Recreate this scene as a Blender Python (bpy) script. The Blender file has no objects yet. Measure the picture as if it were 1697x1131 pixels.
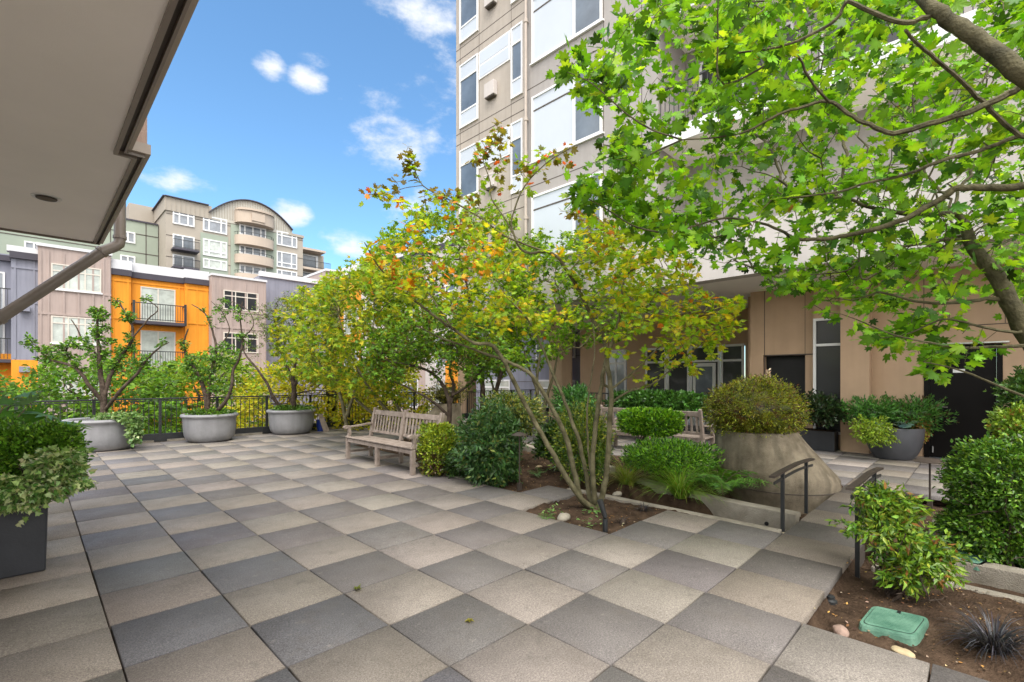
import bpy, math, random
import numpy as np
from mathutils import Vector, Matrix
random.seed(7); RS = np.random.RandomState(11)
scn = bpy.context.scene
col = scn.collection
# ---------------- camera ----------------
TH = 0.7913; FPX = 789.5; HY = 628.4; CXP = 848.5
CAM = np.array([-0.35, -3.26, 1.54])
cd = bpy.data.cameras.new('camera'); cam = bpy.data.objects.new('camera', cd); col.objects.link(cam)
cam.location = CAM; cam.rotation_euler = (math.pi/2, 0, -TH)
cd.sensor_width = 36; cd.lens = FPX/1697*36; cd.shift_y = (HY-565.5)/1697
cd.clip_start = 0.05; cd.clip_end = 3000
scn.camera = cam
# ---------------- light ----------------
SUN_EL = math.radians(60); SUN_AZ = math.radians(-146)     # azimuth clockwise from +Y
w = bpy.data.worlds.new('World'); scn.world = w; w.use_nodes = True
nt = w.node_tree; N = nt.nodes; L = nt.links; N.clear()
out = N.new('ShaderNodeOutputWorld'); bg = N.new('ShaderNodeBackground'); L.new(bg.outputs[0], out.inputs[0])
sky = N.new('ShaderNodeTexSky'); sky.sky_type = 'NISHITA'; sky.sun_disc = False
sky.sun_elevation = SUN_EL; sky.sun_rotation = SUN_AZ; sky.air_density = 1.0; sky.dust_density = 0.2; sky.ozone_density = 2.5
bg.inputs[1].default_value = 0.09
tc = N.new('ShaderNodeTexCoord'); sx = N.new('ShaderNodeSeparateXYZ'); L.new(tc.outputs['Generated'], sx.inputs[0])
def nm(op, a, b=None, c=None):
    n = N.new('ShaderNodeMath'); n.operation = op
    for i, v in enumerate((a, b, c)):
        if v is None: continue
        if isinstance(v, (int, float)): n.inputs[i].default_value = v
        else: L.new(v, n.inputs[i])
    return n.outputs[0]
az = nm('ARCTAN2', sx.outputs[0], sx.outputs[1]); el = nm('ARCSINE', sx.outputs[2])
def cloud_az(px, py):
    X = (px-CXP)/FPX; Z = (HY-py)/FPX
    return TH+math.atan2(X, 1), math.atan2(Z, math.hypot(1, X))
nz = N.new('ShaderNodeTexNoise'); nz.inputs['Scale'].default_value = 7; nz.inputs['Detail'].default_value = 9; nz.inputs['Roughness'].default_value = .62
mp = N.new('ShaderNodeMapping'); mp.inputs['Scale'].default_value = (1, 1, 1.9); L.new(tc.outputs['Generated'], mp.inputs[0]); L.new(mp.outputs[0], nz.inputs[0])
acc = None
for px, py, rx, ry, st in ((510,132,.034,.02,.95),(447,112,.03,.02,.7),(520,98,.03,.014,.5),(668,245,.105,.05,1.15),(735,215,.08,.05,.7),(690,350,.09,.045,1.05),
        (285,298,.08,.02,.55),(575,402,.06,.03,.95),(482,357,.035,.024,1.0),(700,20,.13,.05,.9),(640,175,.09,.04,.45),
        (760,120,.10,.12,.5),(1500,200,.5,.3,.8),(-1500,200,.4,.3,.8),(900,-500,.5,.3,.8)):
    a0, e0 = cloud_az(px, py)
    u = nm('DIVIDE', nm('SUBTRACT', az, a0), rx); v = nm('DIVIDE', nm('SUBTRACT', el, e0), ry)
    d = nm('ADD', nm('MULTIPLY', u, u), nm('MULTIPLY', v, v))
    m = nm('MULTIPLY', nm('MAXIMUM', nm('SUBTRACT', 1.0, nm('MULTIPLY', d, .5)), 0.0), st)
    acc = m if acc is None else nm('MAXIMUM', acc, m)
cm = nm('MULTIPLY_ADD', acc, .62, nm('MULTIPLY', nm('SUBTRACT', nz.outputs[0], .5), 1.9))
cr = N.new('ShaderNodeMapRange'); cr.inputs[1].default_value = .30; cr.inputs[2].default_value = .85; cr.interpolation_type = 'SMOOTHSTEP'
L.new(nm('MULTIPLY', cm, nm('MINIMUM', nm('MULTIPLY', acc, 5.0), 1.0)), cr.inputs[0])
tint = N.new('ShaderNodeMix'); tint.data_type = 'RGBA'; tint.blend_type = 'MULTIPLY'; tint.inputs[0].default_value = 1
L.new(sky.outputs[0], tint.inputs[6]); tint.inputs[7].default_value = (.84, 1.10, 1.16, 1)
mx = N.new('ShaderNodeMix'); mx.data_type = 'RGBA'; L.new(cr.outputs[0], mx.inputs[0]); L.new(tint.outputs[2], mx.inputs[6]); mx.inputs[7].default_value = (4.7, 4.8, 5.0, 1)
# added unseen bright cloud bank overhead and behind the camera: soft white fill light
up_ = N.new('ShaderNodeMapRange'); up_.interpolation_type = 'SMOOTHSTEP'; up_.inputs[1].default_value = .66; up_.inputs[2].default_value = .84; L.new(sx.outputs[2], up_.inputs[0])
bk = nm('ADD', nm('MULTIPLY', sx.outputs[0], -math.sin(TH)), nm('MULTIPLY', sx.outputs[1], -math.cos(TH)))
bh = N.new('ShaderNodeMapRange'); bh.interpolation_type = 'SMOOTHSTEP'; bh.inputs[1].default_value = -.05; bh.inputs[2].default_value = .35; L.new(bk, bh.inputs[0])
fill_bank = nm('MULTIPLY', nm('MAXIMUM', up_.outputs[0], bh.outputs[0]), nm('MULTIPLY_ADD', nz.outputs[0], .7, .55))
bm2 = N.new('ShaderNodeMix'); bm2.data_type = 'RGBA'; bm2.clamp_factor = True; L.new(fill_bank, bm2.inputs[0]); L.new(mx.outputs[2], bm2.inputs[6]); bm2.inputs[7].default_value = (13.5, 13.0, 12.3, 1)
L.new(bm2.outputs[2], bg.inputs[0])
sl = bpy.data.lights.new('sun', 'SUN'); sun = bpy.data.objects.new('sun', sl); col.objects.link(sun)
sl.energy = 1.5; sl.angle = math.radians(35); sl.color = (1, .96, .9)
sd = Vector((math.cos(SUN_EL)*math.sin(SUN_AZ), math.cos(SUN_EL)*math.cos(SUN_AZ), math.sin(SUN_EL)))
sun.rotation_euler = (-sd).to_track_quat('-Z', 'Y').to_euler(); sun.location = (0, 0, 40)
vs = scn.view_settings; vs.view_transform = 'Standard'; vs.look = 'None'; vs.gamma = 1; vs.use_curve_mapping = False
vs.exposure = 1.4
scn.render.engine = 'CYCLES'
scn.cycles.max_bounces = 8; scn.cycles.diffuse_bounces = 4; scn.cycles.transmission_bounces = 4
scn.render.resolution_x = 1024; scn.render.resolution_y = 682
# ---------------- pixel helpers: where a ray through the photo meets a plane ----------------
def ray(px, py):
    X = (px-CXP)/FPX; c, s = math.cos(TH), math.sin(TH)
    return np.array([X*c+s, -X*s+c, -(py-HY)/FPX])
def at(px, py, z=0.):
    d = ray(px, py); return CAM+d*((z-CAM[2])/d[2])
def V(px, py, Y):
    return CAM+ray(px, py)*Y
def onx(px, py, x):
    d = ray(px, py); return CAM+d*((x-CAM[0])/d[0])
def ony(px, py, y):
    d = ray(px, py); return CAM+d*((y-CAM[1])/d[1])
# ---------------- objects ----------------
def tag(o, label=None, cat=None, group=None, kind=None):
    if label: o['label'] = label
    if cat: o['category'] = cat
    if group: o['group'] = group
    if kind: o['kind'] = kind
    return o
def thing(name, label, cat, loc=(0, 0, 0), group=None):
    o = bpy.data.objects.new(name, None); col.objects.link(o); o.location = Vector([float(v) for v in loc])
    o.empty_display_size = .2
    return tag(o, label, cat, group)
def link(name, me, m, parent=None):
    if m is not None: me.materials.append(m)
    o = bpy.data.objects.new(name, me); col.objects.link(o)
    if parent is not None:
        o.parent = parent
        if parent.type == 'EMPTY': o.matrix_parent_inverse = Matrix.Translation(-parent.location)
    return o
class MB:
    def __init__(s): s.v = []; s.f = []
    def add(s, vs_, fs):
        b = len(s.v); s.v += [tuple(float(c) for c in p) for p in vs_]; s.f += [tuple(i+b for i in f) for f in fs]; return s
    def box(s, x0, x1, y0, y1, z0, z1):
        x0, x1 = min(x0, x1), max(x0, x1); y0, y1 = min(y0, y1), max(y0, y1); z0, z1 = min(z0, z1), max(z0, z1)
        return s.add([(x0,y0,z0),(x1,y0,z0),(x1,y1,z0),(x0,y1,z0),(x0,y0,z1),(x1,y0,z1),(x1,y1,z1),(x0,y1,z1)],
              [(0,3,2,1),(4,5,6,7),(0,1,5,4),(1,2,6,5),(2,3,7,6),(3,0,4,7)])
    def hexa(s, p8): return s.add(p8, [(0,3,2,1),(4,5,6,7),(0,1,5,4),(1,2,6,5),(2,3,7,6),(3,0,4,7)])
    def bar(s, a, b, w_, h_, up=(0, 0, 1)):
        a = Vector([float(t) for t in a]); b = Vector([float(t) for t in b]); d = (b-a).normalized(); u = Vector(up)
        sd_ = d.cross(u)
        if sd_.length < 1e-4: sd_ = d.cross(Vector((1, 0, 0)))
        sd_.normalize(); u = sd_.cross(d)
        P = []
        for q in (a, b):
            for i, j in ((-1,-1),(1,-1),(1,1),(-1,1)): P.append(q+sd_*(i*w_/2)+u*(j*h_/2))
        return s.add(P, [(0,1,2,3),(7,6,5,4),(0,4,5,1),(1,5,6,2),(2,6,7,3),(3,7,4,0)])
    def tube(s, pts, rad, n=8, cap=True):
        pts = [Vector([float(t) for t in p]) for p in pts]; b = len(s.v); m = len(pts)
        rad = [rad]*m if isinstance(rad, (int, float)) else rad
        nrm = None
        for i, p in enumerate(pts):
            t = (pts[min(i+1, m-1)]-pts[max(i-1, 0)]).normalized()
            if nrm is None: nrm = t.orthogonal().normalized()
            nrm = (nrm-t*nrm.dot(t)); nrm = nrm.normalized() if nrm.length > 1e-5 else t.orthogonal().normalized()
            bi = t.cross(nrm)
            for k in range(n):
                a = 2*math.pi*k/n; s.v.append(tuple(p+(nrm*math.cos(a)+bi*math.sin(a))*rad[i]))
        for i in range(m-1):
            for k in range(n):
                k2 = (k+1) % n; s.f.append((b+i*n+k, b+i*n+k2, b+(i+1)*n+k2, b+(i+1)*n+k))
        if cap:
            s.f.append(tuple(b+k for k in range(n))[::-1]); s.f.append(tuple(b+(m-1)*n+k for k in range(n)))
        return s
    def lathe(s, prof, cx, cy, n=32, cz=0):
        b = len(s.v); m = len(prof)
        for r, z in prof:
            for k in range(n):
                a = 2*math.pi*k/n; s.v.append((cx+r*math.cos(a), cy+r*math.sin(a), cz+z))
        for i in range(m-1):
            for k in range(n):
                k2 = (k+1) % n; s.f.append((b+i*n+k, b+i*n+k2, b+(i+1)*n+k2, b+(i+1)*n+k))
        s.f.append(tuple(b+k for k in range(n))[::-1]); s.f.append(tuple(b+(m-1)*n+k for k in range(n)))
        return s
    def prism(s, poly, z0, z1):
        n = len(poly)
        return s.add([(x, y, z0) for x, y in poly]+[(x, y, z1) for x, y in poly],
             [tuple(range(n))[::-1], tuple(range(n, 2*n))]+[(i, (i+1) % n, n+(i+1) % n, n+i) for i in range(n)])
    def build_each(s, name, m, parent=None):
        for k in range(0, len(s.v), 8): q = MB(); q.hexa(s.v[k:k+8]); o = q.build(name, m, parent)
        return o
    def build(s, name, m, parent=None, smooth=False, bevel=0):
        me = bpy.data.meshes.new(name); me.from_pydata(s.v, [], s.f); me.validate(); me.update()
        if smooth:
            for p in me.polygons: p.use_smooth = True
            try: me.set_sharp_from_angle(angle=math.radians(40))
            except Exception: pass
        o = link(name, me, m, parent)
        if bevel:
            b = o.modifiers.new('bevel', 'BEVEL'); b.width = bevel; b.segments = 2; b.limit_method = 'ANGLE'; b.harden_normals = False
        return o
class Face:
    """boxes on a facade: u along the wall, z up, n outwards"""
    def __init__(s, o, u, n): s.o = Vector(o); s.u = Vector(u); s.n = Vector(n)
    def box(s, mb, u0, u1, z0, z1, n0, n1):
        P = []
        for z in (z0, z1):
            for u_, n_ in ((u0, n0), (u1, n0), (u1, n1), (u0, n1)):
                P.append(s.o+s.u*u_+s.n*n_+Vector((0, 0, z)))
        return mb.hexa(P)
# ---------------- materials ----------------
def newmat(name):
    m = bpy.data.materials.new(name); m.use_nodes = True; t = m.node_tree; b = t.nodes['Principled BSDF']
    return m, t, b
def mat(name, c, rough=.65, spec=.3, var=.12, scale=3., bump=.15, bscale=90., metal=0., c2=None, streak=0., trans=0.):
    m, t, b = newmat(name); n = t.nodes; l = t.links
    tc_ = n.new('ShaderNodeTexCoord')
    nz_ = n.new('ShaderNodeTexNoise'); nz_.inputs['Scale'].default_value = scale; nz_.inputs['Detail'].default_value = 6; nz_.inputs['Roughness'].default_value = .62
    l.new(tc_.outputs['Object'], nz_.inputs[0])
    rp = n.new('ShaderNodeMapRange'); rp.inputs[1].default_value = .3; rp.inputs[2].default_value = .7; l.new(nz_.outputs[0], rp.inputs[0])
    mx_ = n.new('ShaderNodeMix'); mx_.data_type = 'RGBA'; l.new(rp.outputs[0], mx_.inputs[0])
    c2 = c2 or tuple(v*(1+var) for v in c)
    mx_.inputs[6].default_value = (*[v*(1-var) for v in c], 1); mx_.inputs[7].default_value = (*c2, 1)
    src = mx_.outputs[2]
    if streak:
        mp_ = n.new('ShaderNodeMapping'); mp_.inputs['Scale'].default_value = (7, 7, .5); l.new(tc_.outputs['Object'], mp_.inputs[0])
        n2 = n.new('ShaderNodeTexNoise'); n2.inputs['Scale'].default_value = 1.; n2.inputs['Detail'].default_value = 5; l.new(mp_.outputs[0], n2.inputs[0])
        r2 = n.new('ShaderNodeMapRange'); r2.inputs[1].default_value = .4; r2.inputs[2].default_value = .75; r2.inputs[3].default_value = 1; r2.inputs[4].default_value = 1-streak
        l.new(n2.outputs[0], r2.inputs[0])
        m2 = n.new('ShaderNodeMix'); m2.data_type = 'RGBA'; m2.blend_type = 'MULTIPLY'; m2.inputs[0].default_value = 1
        l.new(src, m2.inputs[6]); l.new(r2.outputs[0], m2.inputs[7]); src = m2.outputs[2]
    l.new(src, b.inputs['Base Color'])
    b.inputs['Roughness'].default_value = rough; b.inputs['Specular IOR Level'].default_value = spec; b.inputs['Metallic'].default_value = metal
    if bump:
        n3 = n.new('ShaderNodeTexNoise'); n3.inputs['Scale'].default_value = bscale; n3.inputs['Detail'].default_value = 4; l.new(tc_.outputs['Object'], n3.inputs[0])
        bp = n.new('ShaderNodeBump'); bp.inputs['Strength'].default_value = bump; bp.inputs['Distance'].default_value = .02; l.new(n3.outputs[0], bp.inputs['Height']); l.new(bp.outputs[0], b.inputs['Normal'])
    return m
def leafmat(name, trans=.45, rough=.42, spec=.35, tgain=1.35):
    m, t, b = newmat(name); n = t.nodes; l = t.links
    a = n.new('ShaderNodeAttribute'); a.attribute_name = 'tint'
    l.new(a.outputs[0], b.inputs['Base Color']); b.inputs['Roughness'].default_value = rough; b.inputs['Specular IOR Level'].default_value = spec
    tr = n.new('ShaderNodeBsdfTranslucent'); g = n.new('ShaderNodeMix'); g.data_type = 'RGBA'; g.blend_type = 'MULTIPLY'; g.inputs[0].default_value = 1
    l.new(a.outputs[0], g.inputs[6]); g.inputs[7].default_value = (tgain*1.15, tgain, tgain*.55, 1); l.new(g.outputs[2], tr.inputs[0])
    ms = n.new('ShaderNodeMixShader'); ms.inputs[0].default_value = trans; l.new(b.outputs[0], ms.inputs[1]); l.new(tr.outputs[0], ms.inputs[2])
    l.new(ms.outputs[0], n['Material Output'].inputs[0]); return m
M_ = None
def glassmat(name, c, rough=.06, var=.25, scale=.8, spec=.9, coat=1.):
    m = mat(name, c, rough=.35, spec=.5, var=var, scale=scale, bump=0)
    b = m.node_tree.nodes['Principled BSDF']; b.inputs['Coat Weight'].default_value = coat; b.inputs['Coat Roughness'].default_value = rough; b.inputs['Coat IOR'].default_value = 1.45
    t = m.node_tree; tc_ = t.nodes.new('ShaderNodeTexCoord'); n3 = t.nodes.new('ShaderNodeTexNoise'); n3.inputs['Scale'].default_value = .9; t.links.new(tc_.outputs['Object'], n3.inputs[0])
    bp = t.nodes.new('ShaderNodeBump'); bp.inputs['Strength'].default_value = .15; bp.inputs['Distance'].default_value = .1; t.links.new(n3.outputs[0], bp.inputs['Height']); t.links.new(bp.outputs[0], b.inputs['Coat Normal'])
    return m
M = {}
M['tan'] = mat('tan_stucco', (.40, .355, .31), .85, .15, .07, 1.2, .25, 160, streak=.10)
M['grey_stucco'] = mat('greige_stucco', (.36, .335, .32), .85, .15, .06, 1.2, .2, 160, streak=.10)
M['fascia'] = mat('pale_fascia', (.52, .48, .46), .8, .2, .05, 1., .1, 120, streak=.06)
M['soffit'] = mat('soffit_stucco', (.88, .84, .80), .9, .1, .04, .8, .12, 200)
M['wall_tan'] = mat('panel_tan', (.48, .335, .225), .8, .2, .06, 1.5, .15, 120, streak=.07)
M['cream_trim'] = mat('cream_trim', (.62, .57, .50), .5, .35, .04, 2, 0)
M['white_trim'] = mat('white_trim', (.74, .74, .74), .5, .35, .04, 2, 0)
M['spandrel'] = mat('white_spandrel', (.50, .54, .59), .25, .5, .04, .6, 0)
M['glass_dark'] = glassmat('window_glass', (.018, .02, .023), coat=.45)
M['glass_mid'] = glassmat('window_glass_blinds', (.20, .22, .25), var=.3, scale=1.5)
M['glass_blue'] = glassmat('window_glass_sky', (.10, .125, .155), var=.35, scale=.9)
M['curtain'] = glassmat('curtained_glass', (.42, .46, .42), var=.3, scale=2.)
M['metal_black'] = mat('black_painted_metal', (.022, .024, .026), .42, .5, .25, 12, .05, 200)
M['metal_brown'] = mat('bronze_metal', (.055, .042, .034), .55, .35, .2, 10, .1, 150)
M['metal_trim'] = mat('taupe_metal_trim', (.22, .185, .16), .4, .5, .12, 4, .03, 120)
M['pipe_white'] = mat('downpipe_paint', (.42, .36, .31), .5, .4, .1, 3, 0)
M['steel'] = mat('satin_steel', (.55, .55, .55), .3, .5, .05, 5, 0, metal=.9)
M['door_black'] = mat('black_door', (.007, .006, .006), .5, .12, .2, 3, .04, 80)
M['dark_opening'] = mat('dark_interior', (.012, .012, .013), .6, .3, .2, 3, 0)
M['concrete'] = mat('weathered_concrete', (.22, .18, .125), .85, .2, .3, 3.2, .9, 110, c2=(.42, .355, .265), streak=.5)
M['kerb'] = mat('kerb_concrete', (.27, .24, .19), .85, .2, .25, 3.5, .8, 90, c2=(.40, .36, .30))
M['pot_grey'] = mat('grey_glazed_pot', (.27, .27, .285), .5, .4, .14, 3, .2, 30, streak=.2)
M['pot_dark'] = mat('charcoal_pot', (.075, .078, .09), .45, .4, .15, 4, .05, 60)
M['planter_black'] = mat('charcoal_planter', (.028, .03, .036), .42, .45, .2, 3, .08, 50, streak=.2)
M['teak'] = mat('weathered_teak', (.25, .195, .16), .75, .2, .2, 9, .3, 60, c2=(.36, .30, .26), streak=.2)
M['soil'] = mat('garden_soil', (.050, .032, .021), .95, .1, .45, 5, 1., 60, c2=(.115, .075, .05))
M['potsoil'] = mat('potting_soil', (.035, .024, .017), .95, .1, .35, 9, .8, 70)
M['stone'] = mat('river_stone', (.30, .27, .22), .7, .3, .2, 12, .2, 60)
M['green_plastic'] = mat('green_plastic', (.06, .17, .115), .6, .35, .15, 8, .3, 110, c2=(.15, .29, .21))
M['blue_plastic'] = mat('blue_plastic', (.02, .05, .30), .4, .4, .1, 4, 0)
M['asphalt'] = mat('asphalt', (.05, .05, .052), .9, .2, .2, 1, .3, 80)
M['bark_green'] = mat('green_grey_bark', (.08, .072, .034), .75, .2, .35, 7, .7, 45, c2=(.20, .18, .105))
M['bark_near'] = mat('smooth_maple_bark', (.045, .042, .02), .75, .2, .4, 9, .6, 55, c2=(.135, .12, .065))
M['bark_dark'] = mat('dark_bark', (.050, .036, .028), .85, .15, .35, 10, .8, 40, c2=(.12, .09, .07))
M['bark_red'] = mat('peeling_brown_bark', (.085, .045, .03), .8, .2, .5, 9, .9, 26, c2=(.21, .13, .09))
M['leaf'] = leafmat('maple_leaf')
M['leaf_shrub'] = leafmat('shrub_leaf', .28, .36, .45, 1.2)
M['leaf_far'] = leafmat('tree_leaf', .40, .5, .25, 1.3)
M['litter'] = leafmat('litter', .0, .8, .2)
M['orange'] = mat('orange_siding', (.78, .30, .028), .7, .25, .05, 1, .1, 60, streak=.16)
M['taupe'] = mat('taupe_siding', (.40, .32, .29), .75, .2, .05, 1, .1, 60, streak=.16)
M['slate'] = mat('blue_grey_siding', (.25, .255, .31), .75, .2, .05, 1, .1, 60, streak=.16)
M['cornice'] = mat('dark_cornice', (.06, .055, .07), .6, .3, .1, 1, 0)
M['flashing'] = mat('white_flashing', (.62, .62, .64), .5, .3, .06, 1, 0)
M['far_beige'] = mat('far_beige_stucco', (.36, .32, .27), .85, .15, .06, .3, 0)
M['far_green'] = mat('far_green_stucco', (.30, .34, .28), .85, .15, .06, .3, 0)
M['far_band'] = mat('far_tan_balcony', (.46, .38, .31), .8, .2, .06, .3, 0)
M['seam'] = mat('panel_seam', (.10, .085, .075), .8, .1, .1, 2, 0)
# paving
def paving_mat():
    m, t, b = newmat('concrete_pavers'); n = t.nodes; l = t.links
    tc_ = n.new('ShaderNodeTexCoord'); a = n.new('ShaderNodeAttribute'); a.attribute_name = 'tint'
    def noise(sc, det=4, ro=.6):
        q = n.new('ShaderNodeTexNoise'); q.inputs['Scale'].default_value = sc; q.inputs['Detail'].default_value = det; q.inputs['Roughness'].default_value = ro; l.new(tc_.outputs['Object'], q.inputs[0]); return q.outputs[0]
    def rng(s_, a0, a1, b0, b1):
        q = n.new('ShaderNodeMapRange'); l.new(s_, q.inputs[0])
        for i, v_ in enumerate((a0, a1, b0, b1)): q.inputs[i+1].default_value = v_
        return q.outputs[0]
    def mul(x, y):
        q = n.new('ShaderNodeMix'); q.data_type = 'RGBA'; q.blend_type = 'MULTIPLY'; q.inputs[0].default_value = 1; l.new(x, q.inputs[6]); l.new(y, q.inputs[7]); return q.outputs[2]
    c_ = mul(a.outputs[0], rng(noise(95, 4, .8), .34, .66, .60, 1.42))
    c_ = mul(c_, rng(noise(230, 2), .35, .65, .74, 1.26))
    c_ = mul(c_, rng(noise(1.1, 6, .65), .35, .7, 1.12, .80))
    def stain(sc, lo, hi_, amt, colr, det=6, ro=.7):
        mk = rng(noise(sc, det, ro), lo, hi_, 0, amt); q = n.new('ShaderNodeMix'); q.data_type = 'RGBA'; l.new(mk, q.inputs[0]); l.new(c_, q.inputs[6]); q.inputs[7].default_value = (*colr, 1); return q.outputs[2]
    c_ = stain(3.1, .52, .72, .38, (.118, .098, .078)); c_ = stain(7.7, .56, .70, .5, (.075, .068, .058), 8, .75); c_ = stain(13, .60, .68, .30, (.34, .31, .27))
    wv = n.new('ShaderNodeTexVoronoi'); wv.inputs['Scale'].default_value = 75; l.new(tc_.outputs['Object'], wv.inputs[0])
    sp = rng(wv.outputs['Distance'], .05, .13, 1.0, 0.0)
    hi = n.new('ShaderNodeMix'); hi.data_type = 'RGBA'
    gate = rng(noise(33, 2), .58, .64, 0, .55); q = n.new('ShaderNodeMath'); q.operation = 'MULTIPLY'; l.new(sp, q.inputs[0]); l.new(gate, q.inputs[1]); l.new(q.outputs[0], hi.inputs[0])
    l.new(c_, hi.inputs[6]); hi.inputs[7].default_value = (.45, .42, .38, 1)
    l.new(hi.outputs[2], b.inputs['Base Color'])
    l.new(rng(noise(2.2, 4), .35, .7, .62, .88), b.inputs['Roughness']); b.inputs['Specular IOR Level'].default_value = .35
    bp = n.new('ShaderNodeBump'); bp.inputs['Strength'].default_value = .45; bp.inputs['Distance'].default_value = .004; l.new(noise(300, 3), bp.inputs['Height']); l.new(bp.outputs[0], b.inputs['Normal'])
    return m
M['paver'] = paving_mat()
# ---------------- numpy mesh helpers ----------------
def np_mesh(name, verts, tris_or_quads, colors=None, smooth=False):
    me = bpy.data.meshes.new(name); verts = np.asarray(verts, dtype=np.float32); F = np.asarray(tris_or_quads, dtype=np.int32)
    k = F.shape[1]; me.vertices.add(len(verts)); me.vertices.foreach_set('co', verts.ravel())
    me.loops.add(F.size); me.loops.foreach_set('vertex_index', F.ravel())
    me.polygons.add(len(F)); me.polygons.foreach_set('loop_start', np.arange(0, F.size, k, dtype=np.int32)); me.polygons.foreach_set('loop_total', np.full(len(F), k, dtype=np.int32))
    if smooth: me.polygons.foreach_set('use_smooth', np.ones(len(F), dtype=bool))
    me.update(calc_edges=True)
    if colors is not None:
        at_ = me.color_attributes.new('tint', 'FLOAT_COLOR', 'POINT')
        c4 = np.ones((len(verts), 4), dtype=np.float32); c4[:, :3] = colors; at_.data.foreach_set('color', c4.ravel())
    return me
def fan(outline):
    """leaf template: fan of triangles from the stalk point; x across, y along, z normal"""
    n = len(outline); v = np.array([(0, .28, 0)]+outline, dtype=float); f = np.array([(0, i+1, (i+1) % n+1) for i in range(n)]); return v, f
def palm(lobes, notch=.5, droop=.16):
    o = []
    A = [math.radians(a) for a, r in lobes]
    for i, (a, r) in enumerate(lobes):
        a_ = math.radians(a); o.append((r*math.cos(a_), .25+r*math.sin(a_), -droop*r*r))
        if i < len(lobes)-1:
            b_ = (A[i]+A[i+1])/2; rr = notch*(r+lobes[i+1][1])/2; o.append((rr*math.cos(b_), .25+rr*math.sin(b_), .02))
    o.append((0, .05, .02))
    return fan(o)
def maple_outline():
    o = [(-62, .30), (-40, .50), (-26, .44)]
    for a_, r_ in ((2, .70), (45, .86), (90, .98), (135, .86), (178, .70)):
        o += [(a_-20, r_*.56), (a_-11, r_*.80), (a_-5, r_*.80), (a_, r_), (a_+5, r_*.80), (a_+11, r_*.80), (a_+20, r_*.56)]
    o += [(206, .44), (220, .50), (242, .30)]
    P_ = [(r*math.cos(math.radians(a)), .3+r*math.sin(math.radians(a))*.92, -.17*r*r+.03*math.cos(math.radians(a*8))) for a, r in o]
    return fan(P_+[(0, .12, .03)])
T_MAPLE = maple_outline()
T_STAR = palm([(-25, .5), (25, .8), (90, .95), (155, .8), (205, .5)], .5, .2)
T_OVAL = (np.array([(0, 0, 0), (-.27, .38, .06), (-.2, .72, .03), (0, 1, -.1), (.2, .72, .03), (.27, .38, .06), (0, .5, -.03)], dtype=float),
          np.array([(0, 6, 1), (1, 6, 2), (2, 6, 3), (3, 6, 4), (4, 6, 5), (5, 6, 0)]))
T_LANCE = (np.array([(0, 0, 0), (-.16, .42, .05), (0, 1, -.14), (.16, .42, .05), (0, .45, -.02)], dtype=float), np.array([(0, 4, 1), (1, 4, 2), (2, 4, 3), (3, 4, 0)]))
T_ROUND = (np.array([(0, 0, 0), (-.4, .25, .05), (-.45, .6, .06), (0, 1, -.05), (.45, .6, .06), (.4, .25, .05)], dtype=float), np.array([(0, 3, 1), (1, 3, 2), (0, 5, 3), (5, 4, 3)]))
T_IVY = palm([(-20, .5), (35, .55), (90, .9), (145, .55), (200, .5)], .66, .1)
def unit(a): return a/np.maximum(np.linalg.norm(a, axis=-1, keepdims=True), 1e-9)
def leaves(name, pos, axis, nrm, size, tmpl, colors, m, parent=None, width=1.):
    pos = np.asarray(pos, float); K = len(pos); tv, tf = tmpl
    axis = unit(axis); nrm = nrm-axis*(nrm*axis).sum(1, keepdims=True); nrm = unit(nrm); side = np.cross(axis, nrm)
    t = tv.copy(); t[:, 0] *= width
    zs = RS.uniform(-1.2, 2.8, (K, 1))
    loc = side[:, None, :]*t[None, :, 0:1]+axis[:, None, :]*t[None, :, 1:2]+nrm[:, None, :]*(t[None, :, 2:3]*zs[:, :, None])
    vv = pos[:, None, :]+loc*np.asarray(size).reshape(-1, 1, 1)
    ff = tf[None]+(np.arange(K)*len(tv))[:, None, None]
    me = np_mesh(name, vv.reshape(-1, 3), ff.reshape(-1, tf.shape[1]), np.repeat(colors, len(tv), axis=0)*np.tile(np.concatenate([[1.22], RS.uniform(.84, 1.04, len(tv)-1)])[:, None], (K, 1)))
    return link(name, me, m, parent)
def palette(K, cols, wts, jit=.18, pos=None, field=None):
    cols = np.array(cols, float); idx = RS.choice(len(cols), K, p=np.array(wts)/sum(wts))
    c = cols[idx]
    if field is not None: c = field(pos, c)
    return np.clip(c*(1+RS.normal(0, jit, (K, 1)))*(1+RS.normal(0, .06, (K, 3))), .004, .95)
def vnoise(p, sc, seed=0):
    """cheap smooth value field from a few sines"""
    r = np.random.RandomState(seed); o = 0
    for k in range(5):
        d = r.normal(0, 1, 3); o = o+np.sin(p@d*sc*(.7+.5*k)+r.uniform(0, 6))/(1+.4*k)
    return o/2.6
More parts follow.
